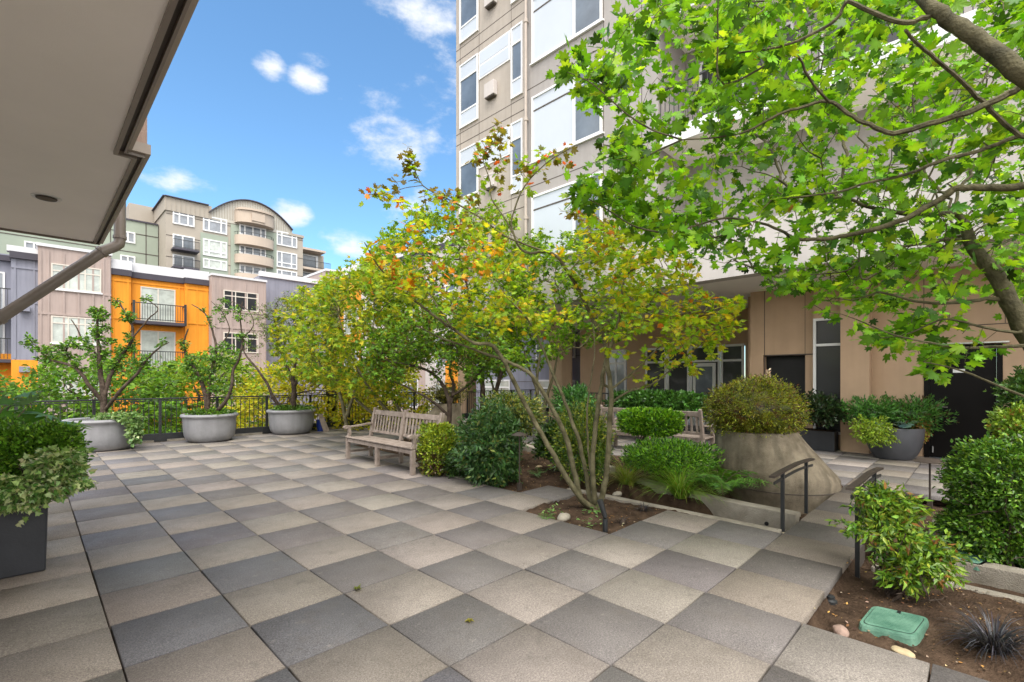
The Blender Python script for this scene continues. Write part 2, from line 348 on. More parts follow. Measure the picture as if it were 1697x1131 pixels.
# ---------------- trees ----------------
def resample(pts, step):
    pts = [np.asarray(p, float) for p in pts]; out_ = [(pts[0], 0.)]; 
    for i in range(len(pts)-1):
        d = np.linalg.norm(pts[i+1]-pts[i]); k = max(1, int(round(d/step)))
        for j in range(1, k+1): out_.append((pts[i]+(pts[i+1]-pts[i])*j/k, i+j/k))
    return out_
def crom(pts, rad, sub=4):
    """smooth a guide with catmull-rom, plus small wobble"""
    P = [np.asarray(p, float) for p in pts]; n = len(P); op = []; orr = []
    for i in range(n-1):
        p0, p1, p2, p3 = P[max(i-1, 0)], P[i], P[i+1], P[min(i+2, n-1)]
        for k in range(sub):
            t = k/sub; t2 = t*t; t3 = t2*t
            q = .5*((2*p1)+(-p0+p2)*t+(2*p0-5*p1+4*p2-p3)*t2+(-p0+3*p1-3*p2+p3)*t3)
            r = rad[i]+(rad[i+1]-rad[i])*t
            if op: q = q+RS.normal(0, min(r*.16, .004), 3)
            op.append(q); orr.append(r)
    op.append(P[-1]); orr.append(rad[-1]); return op, orr
def grow(guides, attr, step=.12, di=1.0, dk=.2, iters=60, tip=.003, expo=2.2, jitter=.25, maxr=.03, up=0., grav=0.):
    """guides: list of (points, radii). branches grow from them towards the attractor points (space colonisation)"""
    P = []; par = []; fixr = []; 
    for g in guides:
        pts, rad = g[0], g[1]; pts, rad = crom(pts, rad)
        prev = -1
        if P:
            d = np.linalg.norm(np.array(P)-pts[0], axis=1); j = int(d.argmin())
            if d[j] < .25: prev = j
        for i, q in enumerate(pts):
            P.append(np.array(q)); par.append(prev); fixr.append(rad[i]); prev = len(P)-1
    ng = len(P); P = list(P); A = np.array(attr, float)
    Pa = np.array(P); near = np.full(len(A), -1); nd = np.full(len(A), 1e9)
    for s in range(0, len(Pa), 256):
        d = np.linalg.norm(A[:, None]-Pa[None, s:s+256], axis=2); j = d.argmin(1); dm = d[np.arange(len(A)), j]; u = dm < nd; near[u] = j[u]+s; nd[u] = dm[u]
    alive = nd > dk; kids = {}
    for it in range(iters):
        act = alive & (nd < di*(1+it*.15))
        if not act.any(): break
        new = []; 
        for j in np.unique(near[act]):
            v = A[act & (near == j)]-P[j]; v = unit(v).mean(0); v = v+RS.normal(0, jitter, 3)+np.array([0, 0, up-grav]); v = v/max(np.linalg.norm(v), 1e-6)
            if kids.get(j, 0) > 3: 
                continue
            kids[j] = kids.get(j, 0)+1; new.append((j, P[j]+v*step))
        if not new: break
        b = len(P); 
        for j, q in new: P.append(q); par.append(j); fixr.append(0.)
        Q = np.array([q for _, q in new]); d = np.linalg.norm(A[:, None]-Q[None], axis=2); j = d.argmin(1); dm = d[np.arange(len(A)), j]; u = dm < nd; near[u] = j[u]+b; nd[u] = dm[u]
        alive &= nd > dk
    P = np.array(P); n = len(P); ch = [[] for _ in range(n)]
    for i, p in enumerate(par):
        if p >= 0: ch[p].append(i)
    rad = np.zeros(n); tips = np.zeros(n)
    for i in range(n-1, -1, -1):
        if not ch[i]: rad[i] = tip; tips[i] = 1
        else: rad[i] = min(sum(rad[c]**expo for c in ch[i] if fixr[c] == 0 or fixr[i] == 0)**(1/expo) if any(fixr[c] == 0 or fixr[i] == 0 for c in ch[i]) else tip, maxr); tips[i] = sum(tips[c] for c in ch[i])
        if fixr[i] > 0: rad[i] = max(fixr[i], tip)
    return dict(P=P, par=np.array(par), ch=ch, rad=rad, tips=tips, ng=ng, fix=np.array(fixr))
def branch_mesh(name, T, m, parent, sel=None, minr=0., sides=6):
    mb = MB(); P, ch, rad, par = T['P'], T['ch'], T['rad'], T['par']; starts = [(i, None) for i in range(len(P)) if par[i] < 0]
    while starts:
        i, pr = starts.pop(); pts = []; rr = []
        if pr is not None: pts.append(P[pr]); rr.append(min(rad[pr], rad[i]*1.25))
        while True:
            pts.append(P[i]); rr.append(rad[i])
            c = ch[i]
            if not c: break
            k = max(c, key=lambda q: (T['fix'][q] > 0, rad[q]))
            for q in c:
                if q != k: starts.append((q, i))
            i = k
        if len(pts) > 1 and max(rr) >= minr: mb.tube(pts, [float(r) for r in rr], 10 if max(rr) > .02 else (sides if max(rr) > .008 else 4), cap=True)
    return mb.build(name, m, parent, smooth=True)
def tip_leaves(T, per, spread, maxtips=3, noguide=True, extra=None):
    P, par, tips = T['P'], T['par'], T['tips']; idx = [i for i in range(len(P)) if tips[i] <= maxtips and par[i] >= 0 and (T['fix'][i] == 0 or not noguide or T['rad'][i] < .006)]
    idx = np.array(idx); idx = np.repeat(idx, per); d = unit(P[idx]-P[par[idx]])
    pos = P[idx]-d*RS.uniform(0, 1, (len(idx), 1))*.1
    side = RS.normal(0, 1, (len(idx), 3)); side -= d*(side*d).sum(1, keepdims=True); side = unit(side)
    ax = unit(side*1.0+d*.5+RS.normal(0, .2, side.shape))
    pos = pos+ax*RS.uniform(.15, 1, (len(idx), 1))*spread
    return pos, ax
def poly_sample(poly, n, d0, d1, dens=None, clump=None):
    """points in the volume whose outline is poly (pixels), between depths d0 and d1"""
    P = np.array(poly, float); lo = P.min(0); hi = P.max(0); res = []
    while len(res) < n:
        q = RS.uniform(lo, hi); x, y = q; inside = False; j = len(P)-1
        for i in range(len(P)):
            if (P[i, 1] > y) != (P[j, 1] > y) and x < (P[j, 0]-P[i, 0])*(y-P[i, 1])/(P[j, 1]-P[i, 1])+P[i, 0]: inside = not inside
            j = i
        if inside:
            p = V(x, y, RS.uniform(d0, d1))
            if clump is None or vnoise(p[None], clump[0], 31)[0] > clump[1]: res.append(p)
    return np.array(res)
def PD(*a): return [V(*q) for q in a]
def tree(name, label, guides, attr, base, bark, lm, tmpl, leaf, per, cols, wts, spread=.08, group=None, cat='tree', tilt=.6, maxtips=3, field=None, jit=.18, keep=1., extra_wood=None, **kw):
    T = grow(guides, attr, **kw)
    r = thing(name, label, cat, base, group)
    branch_mesh('trunk', T, bark, r)
    pos, ax = tip_leaves(T, per, spread, maxtips)
    if keep < 1: k = RS.rand(len(pos)) < keep; pos, ax = pos[k], ax[k]
    ax[:, 2] = ax[:, 2]*.5-.25*RS.rand(len(ax)); n = RS.normal(0, tilt, pos.shape)+np.array([0, 0, 1.])
    c = palette(len(pos), cols, wts, jit, pos, field)
    leaves('crown', pos, ax, n, leaf*RS.uniform(.55, 1.2, len(pos)), tmpl, c, lm, r)
    print('TREE', name, len(T['P']), len(pos)); return r
# ---------------- shrubs ----------------
def shrub(name, label, c, rad, K, leaf, tmpl, cols, wts, box=2., bump=.12, group=None, cat='shrub', tilt=.8, base=None, stems=10, bark='bark_dark', jit=.2, seed=0, lm='leaf_shrub', shell=.35, parent=None, zcut=-9, outward=1.0, field=None, up=0.3, width=1., part='foliage', core=.56, loose=.22):
    c = np.asarray(c, float); rad = np.asarray(rad, float); K = int(K*1.5); leaf = leaf*1.3
    d = unit(RS.normal(0, 1, (K, 3)))
    s = 1/((np.abs(d)**box).sum(1)**(1/box))            # superellipsoid: box=2 round, 6 boxy
    u = 1-np.abs(RS.normal(0, shell, K)); u = np.clip(u, .15, 1.05)
    ns = max(8, K//60); sh = unit(RS.normal(0, 1, (ns, 3))+np.array([0, 0, .25])); ish = RS.randint(0, ns, K); on = RS.rand(K) < .26
    d = np.where(on[:, None], unit(sh[ish]+RS.normal(0, .055, (K, 3))), d); s = 1/((np.abs(d)**box).sum(1)**(1/box)); u = np.where(on, RS.uniform(.85, 1.0+loose, K), u)
    bmp = 1+bump*1.2*vnoise(d, 3.2, seed)+bump*.8*vnoise(d, 8., seed+5)+bump*.5*vnoise(d, 17., seed+9)
    pos = c+d*rad*(s*u*bmp)[:, None]
    k = pos[:, 2] > zcut; pos, d = pos[k], d[k]
    ax = unit(d*outward+RS.normal(0, .55, d.shape)+np.array([0, 0, up])); n = RS.normal(0, tilt, d.shape)+d*.7+np.array([0, 0, .5])
    if base is None: base = (c[0], c[1], max(0., c[2]-rad[2]))
    r = parent or thing(name, label, cat, base, group)
    cc = palette(len(pos), cols, wts, jit, pos, field)
    leaves(part, pos, ax, n, leaf*RS.uniform(.6, 1.25, len(pos)), tmpl, cc, M[lm], r, width)
    if core:  # added solid core, leaf colours darkened to stand in for shade inside
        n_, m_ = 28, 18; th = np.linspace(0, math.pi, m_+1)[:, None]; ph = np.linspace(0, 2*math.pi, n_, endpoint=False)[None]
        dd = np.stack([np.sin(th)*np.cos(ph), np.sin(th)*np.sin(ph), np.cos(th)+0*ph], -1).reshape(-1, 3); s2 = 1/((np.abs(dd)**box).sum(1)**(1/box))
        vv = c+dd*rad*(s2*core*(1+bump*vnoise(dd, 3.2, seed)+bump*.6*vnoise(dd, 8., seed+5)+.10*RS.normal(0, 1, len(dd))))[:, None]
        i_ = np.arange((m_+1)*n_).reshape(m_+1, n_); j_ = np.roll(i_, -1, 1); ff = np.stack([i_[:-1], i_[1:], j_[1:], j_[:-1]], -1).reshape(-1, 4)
        link('shaded_core', np_mesh('shaded_core', vv, ff, palette(len(vv), cols, wts, .3)*.6), M[lm], r)
    if stems:
        mb = MB()
        for k in range(stems):
            dd = unit(RS.normal(0, 1, 3)*np.array([1, 1, .4])+np.array([0, 0, .9])); e = c+dd*rad*.85
            b = np.array(base)+RS.normal(0, .04, 3)*np.array([1, 1, 0]); b[2] -= .02; mid = (b+e)/2+RS.normal(0, .05, 3)
            mb.tube([b, mid, e], [.012, .008, .003], 5)
            for q in range(3):
                e2 = mid+(unit(RS.normal(0, 1, 3)+dd)*rad*.7); mb.tube([mid, (mid+e2)/2+RS.normal(0, .02, 3), e2], [.006, .004, .002], 4)
        mb.build('stems', M[bark], r, smooth=True)
    return r
def blades(name, label, c, K, length, width, cols, wts, cat='grass clump', group=None, flop=.9, mat_='leaf_shrub', seg=5, spread=.05):
    c = np.asarray(c, float); vs_ = []; fs = []; cl = []
    cc = palette(K, cols, wts, .2)
    for k in range(K):
        a = RS.uniform(0, 2*math.pi); h = length*RS.uniform(.6, 1.1); el_ = RS.uniform(.55, 1.45); w0 = width*RS.uniform(.6, 1.2)
        p = c+np.array([math.cos(a), math.sin(a), 0])*RS.uniform(0, spread); dr = np.array([math.cos(a), math.sin(a)]); sdv = np.array([-dr[1], dr[0], 0])
        b = len(vs_); e = el_
        for s in range(seg+1):
            t = s/seg; w_ = w0*(1-t)**.7*.5+.0004
            vs_.append(p-sdv*w_); vs_.append(p+sdv*w_); cl += [cc[k]]*2
            p = p+np.array([dr[0]*math.cos(e), dr[1]*math.cos(e), math.sin(e)])*h/seg; e -= flop*(.5+t)*RS.uniform(.8, 1.2)/seg*1.6
        for s in range(seg): fs.append((b+2*s, b+2*s+1, b+2*s+3, b+2*s+2))
    r = thing(name, label, cat, c, group)
    me = np_mesh('blades', vs_, fs, np.array(cl)); link('blades', me, M[mat_], r)
    mb = MB(); mb.lathe([(.0, -.03), (.03, -.02), (.035, .015), (.012, .05)], c[0], c[1], 10, c[2]); mb.build('root_crown', M['bark_dark'], r, smooth=True)
    return r
# ================= SETTING =================
def S(o): return tag(o, kind='structure')
G = MB(); G.add([(-1500, -1500, -6.5), (1500, -1500, -6.5), (1500, 1500, -6.5), (-1500, 1500, -6.5)], [(0, 1, 2, 3)]); S(G.build('ground', M['asphalt']))
G = MB(); G.box(-60, 15.5, 21, 29, -6.496, -6.49); S(G.build('road', mat('road_asphalt', (.06, .06, .062), .85, .3)))
G = MB(); G.box(-40, 15.5, 29.1, 33, -6.49, -6.36); S(G.build('pavement', M['kerb']))
G = MB(); G.box(-8, 34, -16, 11.62, -6.4, -.32); S(G.build('terrace_deck', M['concrete']))
PX, PY = .617, .612
def paved(c, r):
    if c < -13 or r < -14: return False
    if r >= 18: return False
    if c >= 13 and c <= 24: return True                   # far walkway
    if c < 5: return True
    if r == -4: return c <= 12
    if r < -4: return False
    if c == 5: return True
    if c in (6, 7) and r in (-2, -3): return True
    if c in (6, 7) and r == 1: return True
    if c == 6 and r >= 2: return True
    if c == 7 and r >= 4: return True
    if r >= 12 and c < 12: return True
    return False
def paving():
    v = []; f = []; cl = []
    for c in range(-13, 25):
        for r in range(-14, 18):
            if not paved(c, r): continue
            g = .0048; x0, x1, y0, y1 = c*PX+g, (c+1)*PX-g, r*PY+g, (r+1)*PY-g
            x0 += random.gauss(0, .0009); x1 += random.gauss(0, .0009); y0 += random.gauss(0, .0009); y1 += random.gauss(0, .0009)
            dz = random.gauss(0, .0012); tx = random.gauss(0, .0012); ty = random.gauss(0, .0012); e = .0035
            if c == 8 and r == -4: dz -= .004
            b = len(v)
            for z, i in ((-.055, 0), (-.005, 0), (0, e)):
                for x, y in ((x0+i, y0+i), (x1-i, y0+i), (x1-i, y1-i), (x0+i, y1-i)):
                    v.append((x, y, z+dz+tx*(x-(x0+x1)/2)/.3+ty*(y-(y0+y1)/2)/.3))
            for k in range(4):
                k2 = (k+1) % 4; f.append((b+k, b+k2, b+4+k2, b+4+k)); f.append((b+4+k, b+4+k2, b+8+k2, b+8+k))
            f.append((b+8, b+9, b+10, b+11))
            dark = (c+r) % 2 == 0
            if dark: q = np.array((.138, .126, .121)) if c > 1 else np.array((.128, .123, .129))
            else: q = np.array((.220, .193, .168))
            if c < 0: q = np.array((.225, .195, .165))*(.85 if dark else 1.12)
            if c >= 13: q = q*1.15+np.array((.02, .02, .02))
            if c >= 5 and r == -4: q = q*np.array((.82, .80, .76))
            q = q*random.gauss(1, .055)*np.array([random.gauss(1, .012) for _ in range(3)])
            cl += [q]*12
    me = np_mesh('paving', v, f, np.array(cl)); S(link('paving', me, M['paver']))
paving()
def soil_z(x, y):
    z = -.028+.016*np.sin(x*3.1+y*1.7)+.012*np.sin(x*7.3-y*5.1)
    z = np.where(y < -2.46, z-.125, z)
    z = np.where((x > 5.60) & (y > -1.8), z+.02, z); z = z-.27*np.clip((x-5.75)/.15, 0, 1)*np.clip((7.4-x)/.4, 0, 1)*np.clip((.15-y)/.5, 0, 1)*(y > -1.84)
    tr = (x > 5.0) & (x < 5.66) & (y < .4); z = np.where(tr, -.27, z)
    pv = np.vectorize(lambda a, b: paved(int(math.floor((a+.03)/PX)), int(math.floor((b+.03)/PY))) and paved(int(math.floor((a-.03)/PX)), int(math.floor((b-.03)/PY))))(x, y); z = np.where(pv, np.minimum(z, -.075), z)
    return z
def soil():
    d = .045; xs = np.arange(3.0, 8.3, d); ys = np.arange(-7.5, 8.5, d); X, Y = np.meshgrid(xs, ys); Z = soil_z(X, Y)+RS.normal(0, .007, X.shape)
    Z = np.where((X < 3.68) & (Y > -2.4), -.04, Z)
    v = np.stack([X, Y, Z], -1).reshape(-1, 3); n, m_ = X.shape; i = np.arange(n*m_).reshape(n, m_)
    f = np.stack([i[:-1, :-1], i[:-1, 1:], i[1:, 1:], i[1:, :-1]], -1).reshape(-1, 4)
    S(link('garden_soil', np_mesh('garden_soil', v, f, None, True), M['soil']))
    G = MB(); G.box(-8.0, 2.99, -9.5, 11.4, -.3, -.03); G.box(3.0, 15.9, 8.46, 11.4, -.3, -.035); G.box(8.26, 34, -16, 8.45, -.3, -.033); G.box(3.0, 8.2, -16, -7.5, -.3, -.1); S(G.build('paving_bed', M['soil']))
soil()
# leaf litter, bark chips
def litter():
    K = 9500; p = []
    while len(p) < K:
        x, y = RS.uniform(3.05, 8.2), RS.uniform(-6.5, 8)
        c, r = int(math.floor(x/PX)), int(math.floor(y/PY))
        if paved(c, r) or (5.0 < x < 5.6 and y < .4): continue
        p.append((x, y, float(soil_z(x, y))+RS.uniform(.010, .024)))
    p = np.array(p); ax = RS.normal(0, 1, p.shape); ax[:, 2] *= .12; n = RS.normal(0, .28, p.shape)+np.array([0, 0, 1])
    c = palette(K, [(.20, .11, .05), (.38, .19, .06), (.50, .33, .10), (.08, .05, .03), (.28, .20, .14), (.50, .42, .26)], [5, 2.4, 1.3, 6, 3, 1], .25)
    o = leaves('leaf_litter', p, ax, n, RS.uniform(.007, .030, K), T_OVAL, c, M['litter']); tag(o, kind='stuff')
    K = 520; p = np.stack([RS.uniform(-1, 6, K), RS.uniform(-3, 7, K), np.full(K, .004)], -1)
    p = np.array([q for q in p if paved(int(math.floor(q[0]/PX)), int(math.floor(q[1]/PY)))]); K = len(p); ax = RS.normal(0, 1, p.shape); ax[:, 2] = 0
    o = leaves('paving_debris', p, ax, np.tile([0, 0, 1.], (K, 1))+RS.normal(0, .2, p.shape), RS.uniform(.003, .009, K), T_LANCE, palette(K, [(.3, .2, .12), (.5, .46, .4), (.12, .08, .05)], [3, 2, 2], .2), M['litter']); tag(o, kind='stuff')
litter()
# concrete kerbs and the channel wall
def wall_strip(name, label, pts, wd, z0, z1, cat='kerb'):
    mb = MB(); n = len(pts); P = [Vector((*p[:2], 0)) for p in pts]; zt = [p[2] if len(p) > 2 else z1 for p in pts]; v = []
    for i, p in enumerate(P):
        t = (P[min(i+1, n-1)]-P[max(i-1, 0)]).normalized(); s = Vector((t.y, -t.x, 0))*wd/2
        v += [p-s+Vector((0, 0, z0)), p+s+Vector((0, 0, z0)), p+s+Vector((0, 0, zt[i])), p-s+Vector((0, 0, zt[i]))]
    f = [(0, 1, 2, 3), tuple(4*(n-1)+k for k in (3, 2, 1, 0))]
    for i in range(n-1):
        for k in range(4): k2 = (k+1) % 4; f.append((4*i+k, 4*(i+1)+k, 4*(i+1)+k2, 4*i+k2))
    mb.add(v, f); return tag(mb.build(name, M['kerb'], None, bevel=.008), label, cat)
wall_strip('concrete_kerb', 'thin low concrete kerb beside the pavers left of the path', [(5.0, -1.80), (5.0, .9)], .11, -.34, .004)
wall_strip('channel_wall', 'concrete channel wall with a round drain hole below the big conical planter', [(5.66, -1.80), (5.70, -1.2), (5.82, -.5), (6.1, .4)], .17, -.34, .045, 'wall')
wall_strip('channel_wall', 'low curved concrete edging behind the autumn maple stems', [(6.25, 1.0), (6.62, 2.1), (6.95, 3.1), (7.3, 4.1)], .16, -.1, .12, 'wall')
wall_strip('channel_wall', 'mossy concrete channel wall right of the path beneath the dense shrub', [(5.62, -2.50), (5.6, -4.2), (5.5, -7)], .17, -.44, -.10, 'wall')
wall_strip('concrete_kerb', 'pale thin concrete kerb crossing the soil behind the leaning nandina', [(4.98, -2.55), (4.95, -4.4), (4.9, -7)], .10, -.44, -.135)
mb = MB()
for k in range(14): pass
mb.tube([(5.655-.088, -1.50, -.115), (5.655-.070, -1.50, -.115)], .022, 14); tag(mb.build('drain_hole', M['dark_opening']), 'dark round drain outlet in the channel wall by the left handrail', 'drain')
# raised concrete slab by the right lamp
mb = MB(); mb.box(6.15, 6.75, -4.6, -2.86, -.16, -.02); tag(mb.build('stepping_slab', M['kerb'], None, bevel=.01), 'beige concrete slab edge between the nandina and the dense right shrub', 'slab')
mb = MB(); mb.box(3.02, 3.07, -9, -2.47, -.3, -.057); mb.box(3.02, 5.5, -2.425, -2.38, -.3, -.057); S(mb.build('paving_edge', M['seam']))
# ================= BUILDINGS =================
def window(fc, u0, u1, z0, z1, parent, pane, frame='white_trim', fw=.05, mull=(), trans=(), n0=0., n1=.05, pn=.02, name='window'):
    mb = MB(); fc.box(mb, u0, u1, z0, z0+fw, n0, n1); fc.box(mb, u0, u1, z1-fw, z1, n0, n1)
    fc.box(mb, u0, u0+fw, z0+fw, z1-fw, n0, n1); fc.box(mb, u1-fw, u1, z0+fw, z1-fw, n0, n1)
    for q in mull: fc.box(mb, q-fw/2, q+fw/2, z0+fw, z1-fw, n0, n1-.003)
    for q in trans: fc.box(mb, u0+fw, u1-fw, q-fw/2, q+fw/2, n0, n1-.006)
    o = mb.build(name, M[frame], parent)
    mb = MB(); fc.box(mb, u0+fw*.5, u1-fw*.5, z0+fw*.5, z1-fw*.5, n0-.02, n0+pn); mb.build('pane', M[pane], o); return o
# ---- residential tower ----
tw = thing('residential_tower', 'tall beige stucco apartment tower standing over a recessed ground floor at right', 'building', (10, 0, 0))
F = Face((10, 0, 0), (0, 1, 0), (-1, 0, 0))
YL = 9.68; ZT = 24.5
mb = MB(); mb.box(10, 22, 6.42, YL, 4.55, ZT); mb.build('left_wall', M['tan'], tw)
mb = MB(); mb.box(10.04, 22, 2.18, 6.415, 4.55, ZT); mb.build('wall', M['grey_stucco'], tw)
mb = MB(); mb.box(11.5, 22, -14, 2.175, 4.55, ZT); mb.build('back_wall', M['grey_stucco'], tw)
mb = MB(); mb.box(9.97, 10.3, -14, 3.2, 3.68, 4.75); mb.box(9.99, 10.3, 3.2, 6.0, 3.68, 4.58); mb.box(9.95, 10.3, 6.0, YL+.02, 3.68, 4.62)
mb.build_each('fascia', M['fascia'], tw)
mb = MB(); mb.box(10.3, 22, -14, YL, 3.70, 4.5); mb.build('soffit', M['soffit'], tw)
# seams
mb = MB()
for k in range(-2, 5):
    z = 10.11+2.9*k
    if z > 4.8: F.box(mb, 2.18, 6.41, z-.012, z+.012, -.045, -.037)
    z2 = 9.57+2.9*k
    if z2 > 4.8:
        F.box(mb, 6.42, YL, z2-.012, z2+.012, .0, .004); F.box(mb, 6.42, YL, z2+.36, z2+.38, .0, .004)
for y in (8.48, 7.0, 9.45): F.box(mb, y-.006, y+.006, 4.7, ZT, .0, .003)
for y in (3.69, 2.6): F.box(mb, y-.008, y+.008, 4.6, ZT, -.04, -.036)
mb.build('panel_seam', M['seam'], tw)
F2 = Face((10.04, 0, 0), (0, 1, 0), (-1, 0, 0))
for k in range(-1, 4):
    z = 10.07+2.9*k
    if z+2.15 < 5: continue
    window(F, 8.51, 9.45, z, z+2.15, tw, 'glass_blue', fw=.05, trans=(z+.52, z+1.62))
    mb = MB(); F.box(mb, 8.56, 9.40, z+.05, z+.50, .02, .028); F.box(mb, 8.56, 9.40, z+1.645, z+2.10, .02, .028); mb.build_each('spandrel', M['spandrel'], tw)
    mb = MB(); F.box(mb, 7.04, 8.46, z+1.25, z+2.15, 0, .03); p_ = mb.build_each('spandrel', M['white_trim'], tw)
    mb = MB(); F.box(mb, 7.08, 8.42, z+1.30, z+1.66, .03, .036); F.box(mb, 7.08, 8.42, z+1.72, z+2.10, .03, .036); mb.build_each('spandrel_panel', M['spandrel'], p_)
    window(F, 6.5, 6.98, z, z+2.15, tw, 'glass_blue', fw=.05, trans=(z+.52, z+1.62))
    mb = MB(); F.box(mb, 6.55, 6.93, z+.05, z+.50, .02, .028); F.box(mb, 6.55, 6.93, z+1.645, z+2.10, .02, .028); mb.build_each('spandrel', M['spandrel'], tw)
    mb = MB(); F.box(mb, 7.62, 8.06, z+.42, z+.86, 0, .17); v_ = mb.build('vent', M['fascia'], tw, bevel=.01)
    mb = MB(); F.box(mb, 7.66, 8.02, z+.38, z+.42, .02, .15); mb.build('vent_grille', M['seam'], v_)
for k in range(-1, 4):
    z = 7.98+2.9*k
    if z < 4.7: continue
    o = window(F2, 3.72, 6.16, z-.09, z+1.82, tw, 'spandrel', fw=.06, mull=(4.62,), trans=(), pn=.02)
    mb = MB(); F2.box(mb, 4.65, 6.10, z+1.38, z+1.42, .0, .03); mb.build('glazing_bar', M['seam'], o)
    mb = MB(); F2.box(mb, 3.79, 4.56, z-.02, z+1.40, .022, .03); F2.box(mb, 3.79, 4.56, z+1.45, z+1.75, .022, .029); mb.build('pane', M['glass_blue'], o)
    mb = MB(); F2.box(mb, 3.66, 6.22, z-.13, z-.09, .0, .07); mb.build('sill', M['white_trim'], o)
dp = MB(); dp.tube([(9.93, 6.33, 4.6), (9.93, 6.33, ZT)], .045, 10); dp = dp.build('downpipe', M['pipe_white'], tw, smooth=True)
mb = MB()
for z in (6.3, 9.2, 12.1, 15.0, 17.9): mb.tube([(9.93, 6.33, z-.05), (9.93, 6.33, z+.05)], .062, 10); mb.box(9.93, 10.02, 6.30, 6.36, z-.02, z+.02)
mb.build('pipe_bracket', M['pipe_white'], dp)
# balconies right of the solid wall
FB = Face((11.5, 0, 0), (0, 1, 0), (-1, 0, 0))
for k in range(0, 6):
    z = 7.25+2.9*k
    mb = MB(); mb.box(10.05, 11.5, -3.2, 2.17, z-.26, z-.02); b_ = mb.build('balcony', M['soffit'], tw)
    mb = MB(); mb.box(9.98, 10.05, -3.2, 2.17, z-.32, z+.04); mb.build('balcony_edge', M['white_trim'], b_)
    mb = MB(); mb.bar((10.08, -3.2, z+1.05), (10.08, 2.1, z+1.05), .05, .04)
    for q in range(49): y = -3.15+q*.11; mb.box(10.073, 10.087, y-.007, y+.007, z+.02, z+1.03)
    mb.build('balcony_railing', M['metal_black'], b_)
    window(FB, -2.9, -.8, z+.0, z+2.2, tw, 'glass_dark', fw=.06, mull=(-1.85,)); window(FB, -.3, 1.8, z+.0, z+2.2, tw, 'glass_dark', fw=.06, mull=(.75,))
    window(FB, -6.6, -4.2, z+.5, z+2.2, tw, 'glass_mid', fw=.06, mull=(-5.4,)); window(FB, -9.6, -7.4, z+.5, z+2.2, tw, 'glass_mid', fw=.06, mull=(-8.5,))
# ground floor: door wall at x=12.1
D = Face((12.1, 0, 0), (0, 1, 0), (-1, 0, 0))
mb = MB()
mb.box(12.1, 13, -14, -3.52, -.05, 3.70); mb.box(12.1, 13, -3.52, -2.43, 2.19, 3.70); mb.box(12.1, 13, -2.43, -1.25, 0, 3.70); mb.box(12.1, 13, -1.25, -.54, 2.9, 3.70)
mb.box(12.3, 13, -.54, .87, 2.12, 3.70); mb.box(12.25, 13, .56, .87, -.05, 2.12); mb.box(12.3, 13, -.54, -.32, -.05, 2.12)
mb.build('ground_floor_wall', M['wall_tan'], tw)
mb = MB(); mb.box(11.80, 12.10, -1.60, -1.10, -.02, 3.70); mb.build('pilaster', M['wall_tan'], tw)
mb = MB()
for z in (2.55,): D.box(mb, -14, -1.63, z-.008, z+.008, 0, .004)
for y in (-2.43, -3.55, -5.2): D.box(mb, y-.006, y+.006, 2.56, 3.69, 0, .004)
Dr = Face((12.3, 0, 0), (0, 1, 0), (-1, 0, 0))
Dr.box(mb, -.5, .52, 2.10, 2.125, 0, .02); Dr.box(mb, .535, .55, 0, 3.69, 0, .004); Dr.box(mb, -.33, -.32, 0, 3.69, 0, .004); mb.build('panel_seam', M['seam'], tw)
mb = MB(); mb.box(12.5, 12.9, -.32, .56, -.02, 2.10); mb.build('dark_doorway', M['dark_opening'], tw)
window(Face((12.14, 0, 0), (0, 1, 0), (-1, 0, 0)), -1.24, -.53, .32, 2.9, tw, 'glass_dark', fw=.055, trans=(2.30,), n0=-.02)
mb = MB(); mb.box(12.12, 12.6, -1.24, -.54, .0, .32); mb.build('sill_wall', M['wall_tan'], tw)
# door
mb = MB(); D.box(mb, -3.52, -3.44, 0, 2.19, -.1, .015); D.box(mb, -2.51, -2.43, 0, 2.19, -.1, .015); D.box(mb, -3.44, -2.51, 2.11, 2.19, -.1, .015); df = mb.build('door_frame', M['door_black'], tw)
mb = MB(); D.box(mb, -3.438, -2.512, .01, 2.108, -.06, -.02); dr = mb.build('door', M['door_black'], tw)
mb = MB(); mb.tube([(12.12, -2.62, 1.0), (12.085, -2.62, 1.0)], .038, 16); mb.tube([(12.085, -2.62, 1.0), (12.06, -2.625, 1.0), (12.055, -2.66, 1.0), (12.056, -2.78, .995)], .011, 8); mb.build('handle', M['steel'], dr, smooth=True)
mb = MB(); mb.tube([(12.1, -2.56, .10), (12.1, -2.56, .22)], .012, 8); mb.build('floor_bolt', M['steel'], dr)
mb = MB(); D.box(mb, -3.02, -2.85, 1.66, 1.73, -.02, -.016); mb.build('notice', M['white_trim'], dr)
mb = MB(); mb.box(11.97, 12.1, -3.6, -2.35, 2.20, 2.225); mb.build('drip_rail', M['steel'], tw)
# storefront set back at x=15
SF = Face((15, 0, 0), (0, 1, 0), (-1, 0, 0))
mb = MB(); mb.box(15, 16, 1.4, 8.1, 2.62, 3.70); mb.box(12.9, 15.0, .87, 1.12, -.05, 3.70); mb.box(15, 16, .88, 1.9, -.05, 2.62); mb.box(15, 16, 5.25, 6.0, -.05, 2.62); mb.box(15, 16, 6.9, 8.1, -.05, 2.62)
mb.build_each('recessed_wall', M['wall_tan'], tw)
for u0, u1, mu, pn in ((1.92, 2.62, (), 'glass_dark'), (2.64, 3.62, (), 'glass_dark'), (3.64, 4.42, (), 'glass_dark'), (4.44, 5.24, (), 'glass_dark'), (6.02, 6.88, (6.45,), 'glass_mid')):
    window(SF, u0, u1, .02, 2.62, tw, pn, fw=.07, mull=mu, trans=(2.12,), name='storefront_window')
mb = MB(); SF.box(mb, 2.76, 3.50, .05, 2.05, .05, .09); SF.box(mb, 2.85, 3.41, .2, 1.95, .085, .092); o = mb.build('glazed_door', M['white_trim'], tw)
